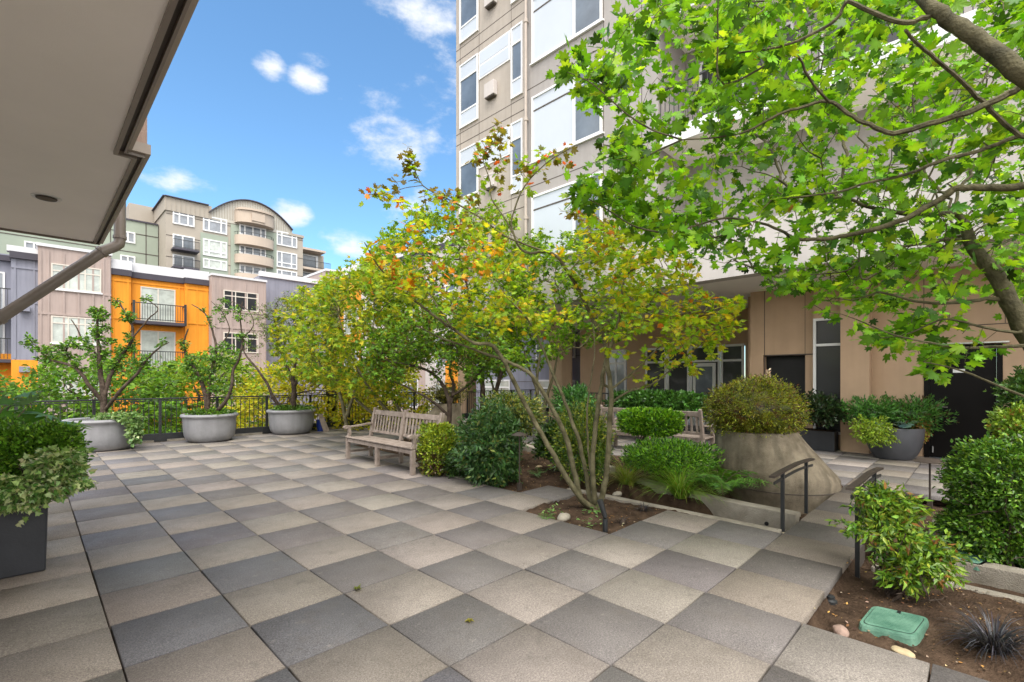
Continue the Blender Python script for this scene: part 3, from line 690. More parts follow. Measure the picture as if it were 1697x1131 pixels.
mb = MB(); SF.box(mb, 2.86, 3.40, .21, 1.94, .093, .098); mb.build('pane', M['glass_blue'], o)
for y, x in ((6.72, 12.1), (11.9, 12.3), (9.9, 16.3)):
    mb = MB(); mb.box(x, x+.55, y, y+.55, -.05, 3.70); mb.build('column', M['wall_tan'], tw, bevel=.01)
mb = MB(); mb.box(10.3, 22, 9.68, 12.6, 3.68, 4.6); mb.build('side_canopy', M['fascia'], tw)
# ---- near building with the overhanging soffit ----
nb = thing('overhanging_building', 'taupe stucco building corner whose pale soffit overhangs the upper left', 'building', (-3, 0, 0))
ZS = 3.2
XA, XB, YJ, YE = .09, .20, 1.24, 4.42
mb = MB(); mb.box(-3.2, XA, -2.5, YJ, ZS, ZS+.06); mb.box(-3.2, XB, YJ, YE, ZS, ZS+.06); mb.build('soffit', M['soffit'], nb)
mb = MB(); mb.box(-3.2, XA+.05, -2.5, YJ-.03, ZS+.1, 4.3); mb.box(-3.2, XB+.07, YJ-.03, YE+.05, ZS+.08, 4.3); mb.build('upper_wall', mat('pinkish_stucco', (.50, .37, .31), .85, .15, .06, 1.2, .3, 160), nb)
def trim(o0, o1, z0, z1, m, name):
    z0 += ZS; z1 += ZS; mb = MB(); mb.box(XA+o0, XA+o1, -2.5, YJ-o1, z0, z1); mb.box(XA+o0, XB+o1, YJ-o1, YJ-o0, z0, z1); mb.box(XB+o0, XB+o1, YJ-o0, YE+o1, z0, z1); mb.box(-3.2, XB+o0, YE+o0, YE+o1, z0, z1)
    return mb.build(name, M[m], nb)
trim(-.012, .012, -.022, .05, 'metal_trim', 'soffit_trim'); trim(.013, .040, .01, .07, 'metal_brown', 'soffit_reveal'); trim(.041, .055, -.012, .06, 'metal_trim', 'soffit_trim'); trim(.056, .085, .012, .085, 'pipe_white', 'drip_strip')
c_ = at(77, 327, ZS); mb = MB(); mb.lathe([(.0, -.002), (.085, -.004), (.10, -.012), (.105, -.001)], c_[0], c_[1], 24, ZS); o = mb.build('recessed_light', M['white_trim'], nb, smooth=True)
mb = MB(); mb.lathe([(0, -.020), (.07, -.019), (.074, -.011)], c_[0], c_[1], 24, ZS); mb.build('lamp', M['metal_brown'], o, smooth=True)
mb = MB(); mb.box(-3.2, -3.0, -2.5, 4.3, -.05, ZS); mb.build('lower_wall', M['fascia'], nb)
mb = MB(); mb.box(-3.2, -.66, 4.95, 5.25, 2.55, 3.9); mb.build('beam', M['fascia'], nb)
q0 = ony(192, 404, 4.62); q1 = ony(0, 527, 4.62); q2 = q1+(q1-q0)*.6
mb = MB(); mb.tube([(q0[0]+.04, 4.62, 3.9), (q0[0]+.04, 4.62, q0[2]+.06), (q0[0]+.03, 4.62, q0[2]+.0), (q0[0]-.02, 4.62, q0[2]-.05), q0+np.array([-.12, 0, -.115]), q1, q2], .062, 14)
o = mb.build('downpipe', M['metal_trim'], nb, smooth=True)
mb = MB(); d_ = unit(q1-q0); a_ = q0+np.array([-.12, 0, -.115])
for p in ((q0[0]+.04, 4.62, q0[2]+.07),): mb.tube([p, (p[0], p[1], p[2]+.035)], .073, 14)
mb.tube([a_, a_+d_*.04], .074, 14); mb.tube([q1-d_*.02, q1+d_*.03], .074, 14); mb.build('pipe_collar', M['metal_trim'], o, smooth=True)
# ---- colourful apartment row across the street ----
ar = thing('apartment_row', 'long three-storey apartment row in orange, taupe and blue-grey siding across the street', 'building', (3, 33, -6.5))
R = Face((0, 33, 0), (1, 0, 0), (0, -1, 0))
def sect(x0, x1, z0, z1, m, out, name='siding'):
    mb = MB(); mb.box(x0, x1, 33-out, 40, z0, z1); o = mb.build(name, M[m], ar); return o
def ribs(xs, zs, x0, x1, z0, z1, m, out):
    mb = MB()
    for x in xs: R.box(mb, x-.04, x+.04, z0, z1, out, out+.035)
    for z in zs: R.box(mb, x0, x1, z-.05, z+.05, out, out+.042)
    mb.build('batten', M[m], ar)
sect(-9, -1.04, -6.5, 8.3, 'slate', -1.3); sect(-1.04, -.05, 2.55, 8.2, 'slate', .25); sect(-1.04, -.05, -6.5, 2.55, 'orange', .25); sect(-9, -1.05, -6.5, 2.9, 'orange', -1.2)
sect(-.05, 2.93, -6.5, 8.62, 'taupe', .6); sect(2.93, 7.85, -6.5, 7.95, 'orange', .0); sect(2.93, 3.85, -6.5, 7.95, 'orange', .35); sect(6.55, 7.85, -6.5, 7.95, 'orange', .35)
sect(7.85, 11.1, -6.5, 8.2, 'taupe', 1.1); sect(11.1, 17, -6.5, 8.9, 'slate', -.5)
ribs([-.9, -.2], [5.6, 7.4], -1.04, -.05, 2.6, 8.0, 'slate', .25)
ribs([.05, .35, .95, 1.55, 2.15, 2.6, 2.85], [5.05, 6.35], -.05, 2.93, -3, 8.4, 'taupe', .6)
ribs([3.05, 3.72], [5.1, 7.3], 2.93, 3.85, -3, 7.5, 'orange', .35); ribs([6.65, 7.2, 7.75], [5.1, 7.3], 6.55, 7.85, -3, 7.5, 'orange', .35); ribs([3.95, 6.3], [4.7, 7.35], 3.85, 6.55, -3, 7.5, 'orange', 0.)
ribs([8.0, 8.35, 9, 9.8, 10.5, 11.0], [4.9, 6.0], 7.85, 11.1, -3, 8.0, 'taupe', 1.1)
mb = MB(); R.box(mb, -1.2, -.02, 8.2, 8.5, -.2, .34); R.box(mb, -.12, 2.98, 8.62, 8.78, -.2, .68); R.box(mb, 2.9, 3.9, 7.95, 8.5, -.2, .44); R.box(mb, 3.9, 6.5, 7.95, 8.5, -.2, .1); R.box(mb, 6.5, 7.84, 7.95, 8.5, -.2, .44); R.box(mb, 7.80, 11.15, 8.2, 8.34, -.2, 1.18); R.box(mb, 11.15, 17, 8.9, 9.25, -.6, -.38)
mb.build_each('roof_edge', M['flashing'], ar)
mb = MB(); R.box(mb, -1.1, -.04, 7.85, 8.2, 0, .42); R.box(mb, 2.94, 3.88, 7.6, 7.95, 0, .5); R.box(mb, 3.88, 6.52, 7.6, 7.95, 0, .16); R.box(mb, 6.52, 7.84, 7.6, 7.95, 0, .5); R.box(mb, -9, -1.1, 7.9, 8.2, -1.3, -1.1)
mb.build_each('cornice', M['cornice'], ar)
T_ = Face((0, 32.4, 0), (1, 0, 0), (0, -1, 0)); T2 = Face((0, 31.9, 0), (1, 0, 0), (0, -1, 0))
for z0, z1 in ((6.62-.2, 7.78), (3.5, 4.95), (.3, 1.8)):
    o = window(T_, .45, 2.5, z0, z1, ar, 'curtain', frame='cream_trim', fw=.06, mull=(1.13, 1.82), trans=(z1-.38,))
    mb = MB(); T_.box(mb, .40, 2.55, z0-.08, z0, 0, .09); mb.build('sill', M['white_trim'], o)
for z0, z1 in ((6.1, 7.35), (3.3, 4.6), (.3, 1.6)): window(T2, 8.5, 10.6, z0, z1, ar, 'glass_dark', frame='cream_trim', fw=.06, mull=(9.2, 9.9), trans=(z1-.36,))
for z0, z1 in ((5.05, 7.15), (2.2, 4.5), (-.6, 1.6)):
    window(R, 4.35, 6.1, z0, z1, ar, 'curtain', frame='cream_trim', fw=.06, mull=(5.22,), name='sliding_door')
    mb = MB(); mb.box(3.9, 6.5, 32.1, 32.99, z0-.22, z0-.04); b_ = mb.build('balcony', M['cornice'], ar)
    mb = MB(); mb.bar((3.92, 32.13, z0+1.0), (6.48, 32.13, z0+1.0), .06, .05); mb.bar((3.92, 32.13, z0+.06), (6.48, 32.13, z0+.06), .04, .04)
    for x in np.arange(3.95, 6.5, .125): mb.box(x-.012, x+.012, 32.12, 32.14, z0, z0+1.0)
    for x in (3.93, 6.47): mb.box(x-.06, x+.06, 32.07, 32.19, z0-.2, z0+1.12); mb.bar((x, 32.13, z0+1), (x, 32.98, z0+1), .05, .05)
    mb.build('railing', M['metal_black'], b_)
Bk = Face((0, 34.3, 0), (1, 0, 0), (0, -1, 0))
for z in (5.2, 2.6, -.2):
    window(Bk, -2.6, -1.3, z, z+2.1, ar, 'glass_mid', fw=.08, mull=(-1.95,), name='sliding_door')
    mb = MB(); mb.box(-4, -1.05, 32.9, 34.2, z-.2, z-.03); b_ = mb.build('balcony', M['cornice'], ar)
    mb = MB(); mb.bar((-4, 32.95, z+1.05), (-1.06, 32.95, z+1.05), .06, .05)
    for x in np.arange(-3.9, -1.1, .13): mb.box(x-.012, x+.012, 32.94, 32.96, z, z+1.05)
    mb.build('railing', M['metal_black'], b_)
mb = MB(); R.box(mb, -.75, -.35, 5.1, 5.35, .25, .55); R.box(mb, -.75, -.35, 1.9, 2.2, .25, .55); mb.build('vent_box', M['slate'], ar)
# wing coming towards us on the right
wg = thing('apartment_wing', 'taller apartment wing with taupe, orange and blue-grey panels glimpsed behind the trees', 'building', (18, 25, -6.5))
def wb(x0, x1, y0, y1, z1, m, name='siding'):
    mb = MB(); mb.box(x0, x1, y0, y1, -6.5, z1); return mb.build(name, M[m], wg)
wb(16, 26, 33.5, 38, 10.05, 'taupe'); wb(17.1, 26, 29.5, 33.49, 9.3, 'orange'); wb(16.9, 26, 26, 29.49, 9.9, 'fascia'); wb(17.1, 26, 21.5, 25.99, 9.3, 'taupe'); wb(17.0, 26, 17.6, 21.49, 9.3, 'fascia'); wb(16.95, 17.0, 17.7, 19.4, 2.6, 'orange'); wb(17.2, 26, 8, 17.19, 9.3, 'slate')
mb = MB(); mb.box(15.95, 26, 33.4, 38, 10.05, 10.22); mb.box(17.0, 26, 29.5, 33.39, 9.65, 10.3); mb.box(16.8, 26, 26, 29.49, 9.9, 10.05); mb.box(17, 26, 8, 25.98, 9.65, 10.2); mb.build_each('roof_edge', M['flashing'], wg)
mb = MB(); mb.box(16.95, 26, 29.5, 33.38, 9.3, 9.649); mb.box(16.95, 26, 8, 25.97, 9.3, 9.649); mb.build_each('cornice', M['cornice'], wg)
for y in (34.4, 35.4, 36.4): pass
for (x, u0, u1, z0, zn) in ((17.1, 30.2, 32.6, 5, 3), (16.9, 26.8, 28.8, 5.5, 3), (17.1, 22.4, 25, 5.5, 3), (17.0, 18.4, 20.4, -.6, 4), (17.2, 14.2, 16.2, -.4, 4), (17.2, 10, 12.4, -.4, 4), (16, 34.4, 36.8, 6, 2)):
    fc = Face((x, 0, 0), (0, 1, 0), (-1, 0, 0))
    for k in range(zn):
        z = z0+(k*2.9 if z0 < 3 else -k*2.9)
        if z+1.7 < 9: window(fc, u0, u1, z, z+1.9, wg, ('curtain', 'glass_mid', 'glass_blue')[k % 3], fw=.08, mull=((u0+u1)/2,), trans=(z+1.5,))
fc = Face((17.2, 0, 0), (0, 1, 0), (-1, 0, 0)); mb = MB()
for z in np.arange(-1, 9, 1.2): fc.box(mb, 8, 17.19, z, z+.02, 0, .012)
mb.build('panel_seam', M['seam'], wg)
# ---- far beige block with the barrel roof ----
fb = thing('far_apartment_block', 'distant beige apartment block with curved barrel roof and rounded balconies', 'building', (24, 75, -6.5))
Q = Face((0, 75, 0), (1, 0, 0), (0, -1, 0))
def fx(px): return float(ony(px, 400, 75)[0])
def fz(px, py): return float(ony(px, py, 75)[2])
X0, X1, X2, X3 = fx(275), fx(345), fx(480), fx(502)
mb = MB(); mb.box(X0, X3, 75, 92, -6.5, 24.3); mb.build('wall', M['far_beige'], fb)
mb = MB(); Q.box(mb, fx(382), fx(458), -5, 24.2, 0, .12); Q.box(mb, fx(332), fx(378), -5, 22.2, 0, .04); mb.build('green_panel', M['far_green'], fb)
mb = MB(); mb.box(X0-.15, X1+.4, 74.8, 92, 24.3, 26.1); mb.box(fx(478), X3+.1, 74.8, 92, 24.3, 24.7); mb.build_each('parapet', M['far_beige'], fb)
mb = MB(); n_ = 20; cx_ = (X1+fx(484))/2; hw = (fx(484)-X1)/2; poly = []
for i in range(n_+1): t = -1+2*i/n_; poly.append((cx_+hw*t, 25.1+3.1*(1-t*t)))
pts = [(x, 74.9, z) for x, z in poly]+[(x, 90, z) for x, z in poly]+[(cx_+hw, 74.9, 24.3), (cx_-hw, 74.9, 24.3), (cx_+hw, 90, 24.3), (cx_-hw, 90, 24.3)]
k = n_+1; fs = [tuple(list(range(k))+[2*k, 2*k+1]), tuple([k+i for i in range(k)][::-1]+[2*k+3, 2*k+2])]+[(i, k+i, k+i+1, i+1) for i in range(n_)]
mb.add(pts, fs); mb.build('barrel_roof', mat('standing_seam_metal', (.42, .40, .35), .5, .4, .05, .4, 0), fb)
mb = MB()
for i in range(1, 34):
    x = cx_-hw+2*hw*i/34; t = (x-cx_)/hw; Q.box(mb, x-.03, x+.03, 24.8, 25.0+3.1*(1-t*t), .11, .17)
for i in range(10): x = X0+i*.55; Q.box(mb, x-.03, x+.03, 24.5, 26.05, .21, .26)
mb.build('roof_seam', M['far_beige'], fb)
mb = MB()
for i in range(n_):
    mb.bar((poly[i][0], 74.75, poly[i][1]+.06), (poly[i+1][0], 74.75, poly[i+1][1]+.06), .5, .12)
mb.bar((X0-.2, 74.7, 26.15), (X1, 74.7, 26.15), .4, .12); mb.bar((X0-.2, 74.7, 26.15), (X0-.2, 92, 26.15), .4, .12)
mb.build('roof_trim', M['cornice'], fb)
mb = MB()
for z in (23.9, 21.0, 18.1, 15.2): Q.box(mb, X0, X3, z-.04, z+.04, .0, .03)
mb.build('seam', M['seam'], fb)
def fw_(p0, y0, p1, y1, pane, mull, trf=.72, nn=0.): 
    xa, xb = fx(p0), fx(p1); pm = (p0+p1)/2; za = fz(pm, y1); zb = fz(pm, y0)
    window(Q, xa, xb, za, zb, fb, pane, fw=.16, mull=[xa+(xb-xa)*m_ for m_ in mull], trans=(za+(zb-za)*trf,) if trf else (), n0=nn, n1=nn+.14, pn=.05)
fw_(286, 351, 322, 374, 'glass_mid', (.3, .7)); fw_(286, 391, 322, 414, 'glass_blue', (.45,), 0); fw_(286, 424, 322, 447, 'glass_blue', (.45,), 0)
fw_(336, 361, 376, 386, 'glass_mid', (.25, .75)); fw_(336, 399, 376, 426, 'curtain', (.25, .75), .28); fw_(336, 431, 376, 447, 'curtain', (.25, .75), 0)
for a, b in ((373, 393), (408, 424), (440, 455), (470, 486)): fw_(396, a, 440, b, 'glass_blue', (.2, .5, .8), .8, .12)
fw_(458, 386, 492, 409, 'glass_mid', (.25, .75)); fw_(458, 419, 492, 445, 'glass_mid', (.25, .72), .3); fw_(458, 449, 492, 467, 'glass_mid', (.25, .72), 0)
xa, xb = fx(388), fx(452); xc = (xa+xb)/2; hw2 = (xb-xa)/2
for i, (za, zb) in enumerate(((fz(420, 375)-.1, fz(420, 357)), (fz(420, 411), fz(420, 396)), (fz(420, 441), fz(420, 427)), (fz(420, 472), fz(420, 458)))):
    poly2 = [(xc+hw2*math.cos(a), 75-.1-(1.6 if i else 1.9)*math.sin(a)**.8) for a in np.linspace(.0, math.pi, 16)]
    mb = MB(); mb.prism(poly2, za, zb); b_ = mb.build('curved_balcony', M['far_band'], fb)
    if i:
        mb = MB(); r_ = [(x, y+.12, zb+.45) for x, y in poly2]; mb.tube(r_, .04, 4)
        for x, y, z in r_[1:-1:2]: mb.box(x-.03, x+.03, y-.03, y+.03, zb, z)
        mb.build('railing', M['metal_black'], b_)
    else:
        mb = MB(); mb.prism([(x, y-.25) for x, y in poly2], zb, zb+.3); mb.box(xc-.9, xc+.9, 72.9, 73.1, za+.3, zb-.3); mb.build('crest', M['far_band'], b_)
for za in (fz(304, 416), fz(304, 446)):
    mb = MB(); mb.box(fx(283), fx(326), 73.4, 75, za-.25, za); b_ = mb.build('balcony', M['cornice'], fb)
    mb = MB()
    for z in (1.1, .1): mb.bar((fx(283), 73.45, za+z), (fx(326), 73.45, za+z), .07, .07)
    for x in np.linspace(fx(283), fx(326), 22): mb.box(x-.02, x+.02, 73.43, 73.47, za, za+1.1)
    mb.build('railing', M['metal_black'], b_)
# stepped right end with deep balconies
mb = MB(); mb.box(X3, fx(545), 77, 92, -6.5, 22.6); mb.build('end_wall', M['far_beige'], fb)
Q2 = Face((0, 77, 0), (1, 0, 0), (0, -1, 0))
for k_, z in enumerate((19.9, 17.0, 14.1)):
    window(Q2, X3+.5, fx(535), z, z+2.4, fb, 'glass_blue', fw=.16, mull=(X3+3,), n1=.14)
    mb = MB(); mb.box(X3, fx(545)+.4, 75.2, 77, z-.4, z-.05); b_ = mb.build('balcony', M['far_band'], fb)
    mb = MB()
    for h in (1.1, .1): mb.bar((X3, 75.25, z+h), (fx(545)+.4, 75.25, z+h), .07, .07)
    for x in np.linspace(X3, fx(545)+.4, 26): mb.box(x-.02, x+.02, 75.23, 75.27, z, z+1.1)
    mb.build('railing', M['metal_black'], b_)
mb = MB(); mb.box(X3, fx(540), 75.0, 92, 22.6, 22.95); mb.build('canopy_roof', M['far_band'], fb)
gb = thing('green_apartment_block', 'pale sage green flat-roofed block left of the barrel-roofed building', 'building', (3, 82, -6.5))
gy_ = 80.
def gxx(px): return float(ony(px, 400, gy_)[0])
mb = MB(); mb.box(-22, gxx(262), gy_, 95, -6.5, 23.3); mb.build('wall', M['far_green'], gb)
mb = MB(); mb.box(-22.2, gxx(262), gy_-.15, 95, 23.3, 23.5); mb.build_each('roof_edge', M['cornice'], gb)
mb = MB(); mb.box(gxx(219), gxx(262), gy_+3, 94, 23.5, 26.6); mb.build('roof_room', M['far_beige'], gb)
Qg = Face((0, gy_, 0), (1, 0, 0), (0, -1, 0)); mb = MB()
for z in (21.6, 19.0, 16.4): Qg.box(mb, -22, gxx(262), z-.05, z+.05, 0, .04)
for x in (gxx(224)+1.2, gxx(199)-1, -3, -9): Qg.box(mb, x-.05, x+.05, 5, 23.3, 0, .04)
mb.build('panel_seam', M['seam'], gb)
for p0, p1 in ((199, 224), (40, 72)):
    for z in (20.2, 16.9, 13.6): window(Qg, gxx(p0), gxx(p1), z, z+1.5, gb, 'glass_mid', fw=.16, mull=((gxx(p0)+gxx(p1))/2,), n1=.14)
# ================= TERRACE OBJECTS =================
# railing along the far edge
rl = thing('metal_railing', 'long black metal railing with thin balusters along the terrace edge behind the big pots', 'railing', (0, 11.24, 0))
xs_p = [.68+1.235*k for k in range(-4, 16)]
mb = MB(); mb.box(-4.3, 19.3, 11.19, 11.29, -.31, .035); mb.build('curb', M['kerb'], rl)
mb = MB(); mb.box(-4.3, 19.3, 11.185, 11.215, .045, .19); mb.box(-4.3, 19.3, 11.216, 11.27, .165, .19); mb.build('base_beam', M['metal_black'], rl)
mb = MB(); mb.box(-4.3, 19.3, 11.20, 11.25, 1.035, 1.07); mb.box(-4.3, 19.3, 11.215, 11.235, .99, 1.01); mb.build('top_rail', M['metal_black'], rl, bevel=.006)
for i, x in enumerate(xs_p):
    mb = MB(); mb.box(x-.028, x+.028, 11.196, 11.252, .191, 1.034); mb.build('post', M['metal_black'], rl)
    mb = MB(); mb.box(x-.13, x+.13, 11.172, 11.184, .0, .17)
    for a in (-.09, .09):
        for b in (.04, .13): mb.tube([(x+a, 11.172, b), (x+a, 11.162, b)], .012, 6)
    mb.build('bracket', M['metal_black'], rl)
    if i < len(xs_p)-1:
        mb = MB()
        for k in range(1, 11): xx = x+1.235*k/11; mb.box(xx-.007, xx+.007, 11.218, 11.232, .191, .989)
        mb.build('baluster_panel', M['metal_black'], rl)
r2 = thing('metal_railing', 'black flat-topped railing behind the clipped hedge in front of the storefront', 'railing', (12.9, 4, 0))
mb = MB(); mb.box(12.86, 12.94, 1.2, 6.7, 1.05, 1.09); mb.build('top_rail', M['metal_black'], r2)
mb = MB()
for k in range(50): y = 1.25+k*.11; mb.box(12.893, 12.907, y-.007, y+.007, .1, 1.05)
mb.box(12.88, 12.92, 1.2, 6.7, .06, .10); mb.build('balusters', M['metal_black'], r2)
# ---- benches ----
def bench(name, label, loc, rz, Lb=2.3, group=None):
    r = thing(name, label, 'bench', (0, 0, 0), group)
    def pb(nm_, f, **k): mb = MB(); f(mb); return mb.build(nm_, M['teak'], r, bevel=.005, **k)
    for y in (.035, Lb/2, Lb-.035):
        end = abs(y-Lb/2) > .1
        pb('leg', lambda mb: mb.box(0, .07, y-.035, y+.035, 0, .398 if end else .34))
        pb('back_post', lambda mb: (mb.bar((.515, y, 0), (.515, y, .42), .07, .06, (0, 1, 0)), mb.bar((.515, y, .40), (.63, y, .965), .07, .06, (0, 1, 0))))
        pb('stretcher', lambda mb: mb.box(.07, .485, y-.02, y+.02, .12, .165))
        if end:
            pb('arm_support', lambda mb: (mb.bar((.03, y, .398), (.075, y, .50), .055, .06, (0, 1, 0)), mb.bar((.07, y, .49), (.05, y, .60), .055, .06, (0, 1, 0))))
            def arm(mb):
                pr = [(.56, .675), (.42, .665), (.25, .645), (.1, .635), (0, .645), (-.05, .635), (-.062, .605), (-.04, .578), (0, .582), (.06, .598), (.12, .605), (.25, .612), (.42, .63), (.56, .635)]
                n = len(pr); mb.add([(a, y-.035, b) for a, b in pr]+[(a, y+.035, b) for a, b in pr], [tuple(range(n)), tuple(range(n, 2*n))[::-1]]+[(i, n+i, n+(i+1) % n, (i+1) % n) for i in range(n)])
            pb('armrest', arm)
    pb('apron', lambda mb: (mb.box(.012, .045, .07, Lb-.07, .33, .40), mb.box(.47, .50, .07, Lb-.07, .33, .39)))
    def seat(mb):
        for k in range(6): x = -.012+k*.086; z = .402+(.012 if k == 0 else 0)-.004*min(k, 3); mb.box(x, x+.072, .0 if k else .0, Lb, z, z+.022)
    pb('seat', seat)
    def back(mb):
        for a, b in ((.07, Lb/2-.035), (Lb/2+.035, Lb-.07)):
            mb.bar((.606, a, .875), (.606, b, .875), .03, .095, (.2, 0, 1)); mb.bar((.545, a, .505), (.545, b, .505), .03, .05, (.2, 0, 1))
            for k in range(10): y = a+(b-a)*(k+.5)/10; mb.bar((.548, y, .52), (.600, y, .84), .05, .014, (1, 0, 0))
    pb('backrest', back)
    r.location = loc; r.rotation_euler = (0, 0, rz); return r
bench('park_bench', 'weathered grey teak bench with curved arms on the pavers by the railing', (3.93, 3.21, 0), 0, 2.28)
bench('park_bench', 'teak bench seen from behind, partly hidden by the clipped box hedge', (9.1, 2.75, 0), math.pi, 2.28)
# ---- pots ----
def bowl(name, label, c, s=1., mat_='pot_grey', soil_=True, group=None, h=.68, prof=None):
    prof = prof or [(.0, 0), (.44, 0), (.52, .02), (.585, .08), (.625, .17), (.645, .32), (.655, .56), (.66, .60), (.70, .605), (.715, .635), (.70, .672), (.665, .68), (.62, .66), (.60, .58), (.3, .565)]
    r = thing(name, label, 'planter', (c[0], c[1], 0), group)
    mb = MB(); mb.lathe([(a*s, z*h/.68) for a, z in prof], c[0], c[1], 48); mb.build('bowl', M[mat_], r, smooth=True)
    a, z = prof[-2]
    mb = MB(); mb.lathe([(0, z*h/.68-.03), (a*s*.995, z*h/.68-.02), (a*s*.6, z*h/.68+.03), (.001, z*h/.68+.05)], c[0], c[1], 24); mb.build('soil', M['potsoil'], r, smooth=True)
    return r
def centre(px, py, rad, z=0):
    p = at(px, py, z); d = unit(np.array([p[0]-CAM[0], p[1]-CAM[1], 0.])); return p+d*rad
pc = [centre(172, 749, .48), centre(348, 734, .44), centre(483, 721, .45)]
gp = 'row of three big round grey pots with pruned trees'
bowl('bowl_planter', 'big round grey pot nearest the left edge with ivy spilling over its right rim', pc[0], .96, group=gp)
bowl('bowl_planter', 'big round grey pot in the middle of the row by the railing, brownish chipped rim', pc[1], .87, group=gp)
bowl('bowl_planter', 'big round grey pot farthest right in the row, with boards leaning beside it', pc[2], .90, group=gp)
c4 = centre(1481, 763, .28)
bowl('charcoal_planter', 'smooth charcoal bowl planter with mixed foliage beside the black door', c4, 1., 'pot_dark', h=.68, prof=[(0, 0), (.24, 0), (.30, .015), (.36, .10), (.42, .25), (.455, .42), (.465, .60), (.462, .612), (.44, .612), (.43, .55), (.2, .54)])
mb = MB(); p = ony(518, 700, 10.95); mb.lathe([(0, 0), (.11, 0), (.135, .33), (.13, .34), (.12, .3), (.0, .29)], pc[2][0]+.83, pc[2][1]-.05, 20); tag(mb.build('bucket', M['blue_plastic'], smooth=True), 'small blue plastic bucket behind the boards by the rightmost pot', 'bucket')
for k, (dx, lb) in enumerate(((.0, 'narrow brown board leaning beside the rightmost pot'), (.09, 'second, slightly shorter board leaning behind the first by the rightmost pot'))):
    mb = MB(); x = pc[2][0]+.80+dx; y = pc[2][1]-.42+dx*1.2; mb.bar((x, y-.03, 0), (x-.06, y+.22, .50-.09*k), .13, .02, (0, -1, .3)); tag(mb.build('wooden_board', M['teak']), lb, 'board')
# square planter near left
r = thing('square_planter', 'tall square charcoal planter box in the left foreground with shrub and ivy', 'planter', (-.6, 2.4, 0))
mb = MB(); x1, y0_ = -.245, 2.09
P8 = [(x1-.74, y0_+.02, 0), (x1-.015, y0_+.0, 0), (x1-.015, y0_+.74, 0), (x1-.74, y0_+.74, 0), (x1-.77, y0_-.01, .58), (x1, y0_-.03, .58), (x1, y0_+.77, .58), (x1-.77, y0_+.77, .58)]
mb.hexa(P8); mb.build('box', M['planter_black'], r, bevel=.015)
mb = MB(); mb.box(x1-.73, x1-.05, y0_+.03, y0_+.72, .56, .61); mb.build('soil', M['potsoil'], r)
# window planter
r = thing('window_planter', 'long dark rectangular planter under the tall window left of the pilaster', 'planter', (11.9, -.3, 0))
mb = MB(); mb.box(11.55, 11.94, -1.04, .8, .0, .42); mb.build('box', M['planter_black'], r, bevel=.01)
mb = MB(); mb.box(11.58, 11.91, -1.0, .77, .40, .44); mb.build('soil', M['potsoil'], r)
# ---- big concrete truncated cone planters ----
def cone(name, label, rings, Y0, n=48, k_=.89, mv=None):
    """rings: (z, centre px, half width px) read at depth Y0 and turned into metres"""
    mb = MB(); R_ = []
    if mv: rings = [(1.54-(1.54-z)*mv/Y0, a_, b_) for z, a_, b_ in rings]; Y0 = mv
    for z, cpx, hw_ in rings:
        p = V(cpx, 628.4, Y0); R_.append((p[0], p[1], k_*hw_/FPX*Y0, z))
    for (x, y, r_, z) in R_:
        for k in range(n): a = 2*math.pi*k/n; mb.v.append((x+r_*math.cos(a), y+r_*math.sin(a), z))
    for i in range(len(R_)-1):
        for k in range(n): k2 = (k+1) % n; mb.f.append((i*n+k, i*n+k2, (i+1)*n+k2, (i+1)*n+k))
    mb.f.append(tuple(range((len(R_)-1)*n, len(R_)*n)))
    r = thing(name, label, 'planter', (R_[0][0], R_[0][1], 0)); mb.build('concrete_body', M['concrete'], r, smooth=True)
    x, y, rr, z = R_[0]
    zz = [q for q in R_ if q[3] >= (.18 if not mv else -.02)][0]; mb = MB(); mb.lathe([(zz[2]+.004, zz[3]-.006), (zz[2]+.006, zz[3]), (zz[2]+.003, zz[3]+.006)], zz[0], zz[1], n); mb.build('formwork_seam', M['seam'], r)
    return R_[-1]
topc = cone('conical_planter', 'big slanted concrete cone planter beside the handrail with a shaggy shrub on top', [(-.30, 1297, 90), (.0, 1297, 91), (.10, 1295, 93), (.20, 1291, 96), (.30, 1286, 100), (.36, 1281, 99.5), (.44, 1275, 95), (.60, 1266, 85), (.76, 1257, 75), (.88, 1252, 68)], 6.15, mv=7.1)
top2 = cone('conical_planter', 'distant pale concrete cone planter behind the wooden bench, leaning the other way', [(-.05, 728, 46), (.2, 728, 46), (.3, 729, 45), (.5, 733, 38), (.7, 738, 31), (.95, 743, 22)], 11.5)
# ---- handrails ----
def handrail(label, pts, posts, y, zb=0.):
    r = thing('handrail', label, 'handrail', (posts[0][0], y, zb), 'pair of low handrails beside the path')
    P = [Vector((x, y, z)) for x, z in pts]; Pq, _ = crom([np.array(p) for p in P], [0.0]*len(P), 5); mb = MB()
    for a, b in zip(Pq[:-1], Pq[1:]): mb.bar(a, b+(b-a)*.04, .055, .02)
    mb.build('top_rail', M['metal_brown'], r)
    mb = MB()
    for a, b in zip(Pq[1:-1], Pq[2:]): mb.bar(a+np.array([.01, 0, -.075]), b+(b-a)*.04+np.array([.01, 0, -.075]), .014, .026)
    mb.build('lower_rail', M['metal_black'], r)
    for x, z0, z1 in posts:
        mb = MB(); mb.box(x-.016, x+.016, y-.016, y+.016, z0, z1); mb.build('post', M['metal_black'], r)
def yz(px, py, y): p = ony(px, py, y); return float(p[0]), float(p[2])
yl = -1.80; a = [yz(1279, 791, yl), yz(1302, 778, yl), yz(1325, 767, yl), yz(1346, 761, yl)]
pa = yz(1297, 883, yl)[0]; pb_ = yz(1336, 852, yl)[0]
handrail('low dark metal handrail on the left of the path, in front of the concrete cone', a, [(pa, -.02, a[1][1]-.02), (pb_, -.02, a[2][1]+.0)], yl)
yr = -2.50; a = [yz(1408, 811, yr), yz(1425, 798, yr), yz(1442, 784, yr), yz(1459, 776, yr)]
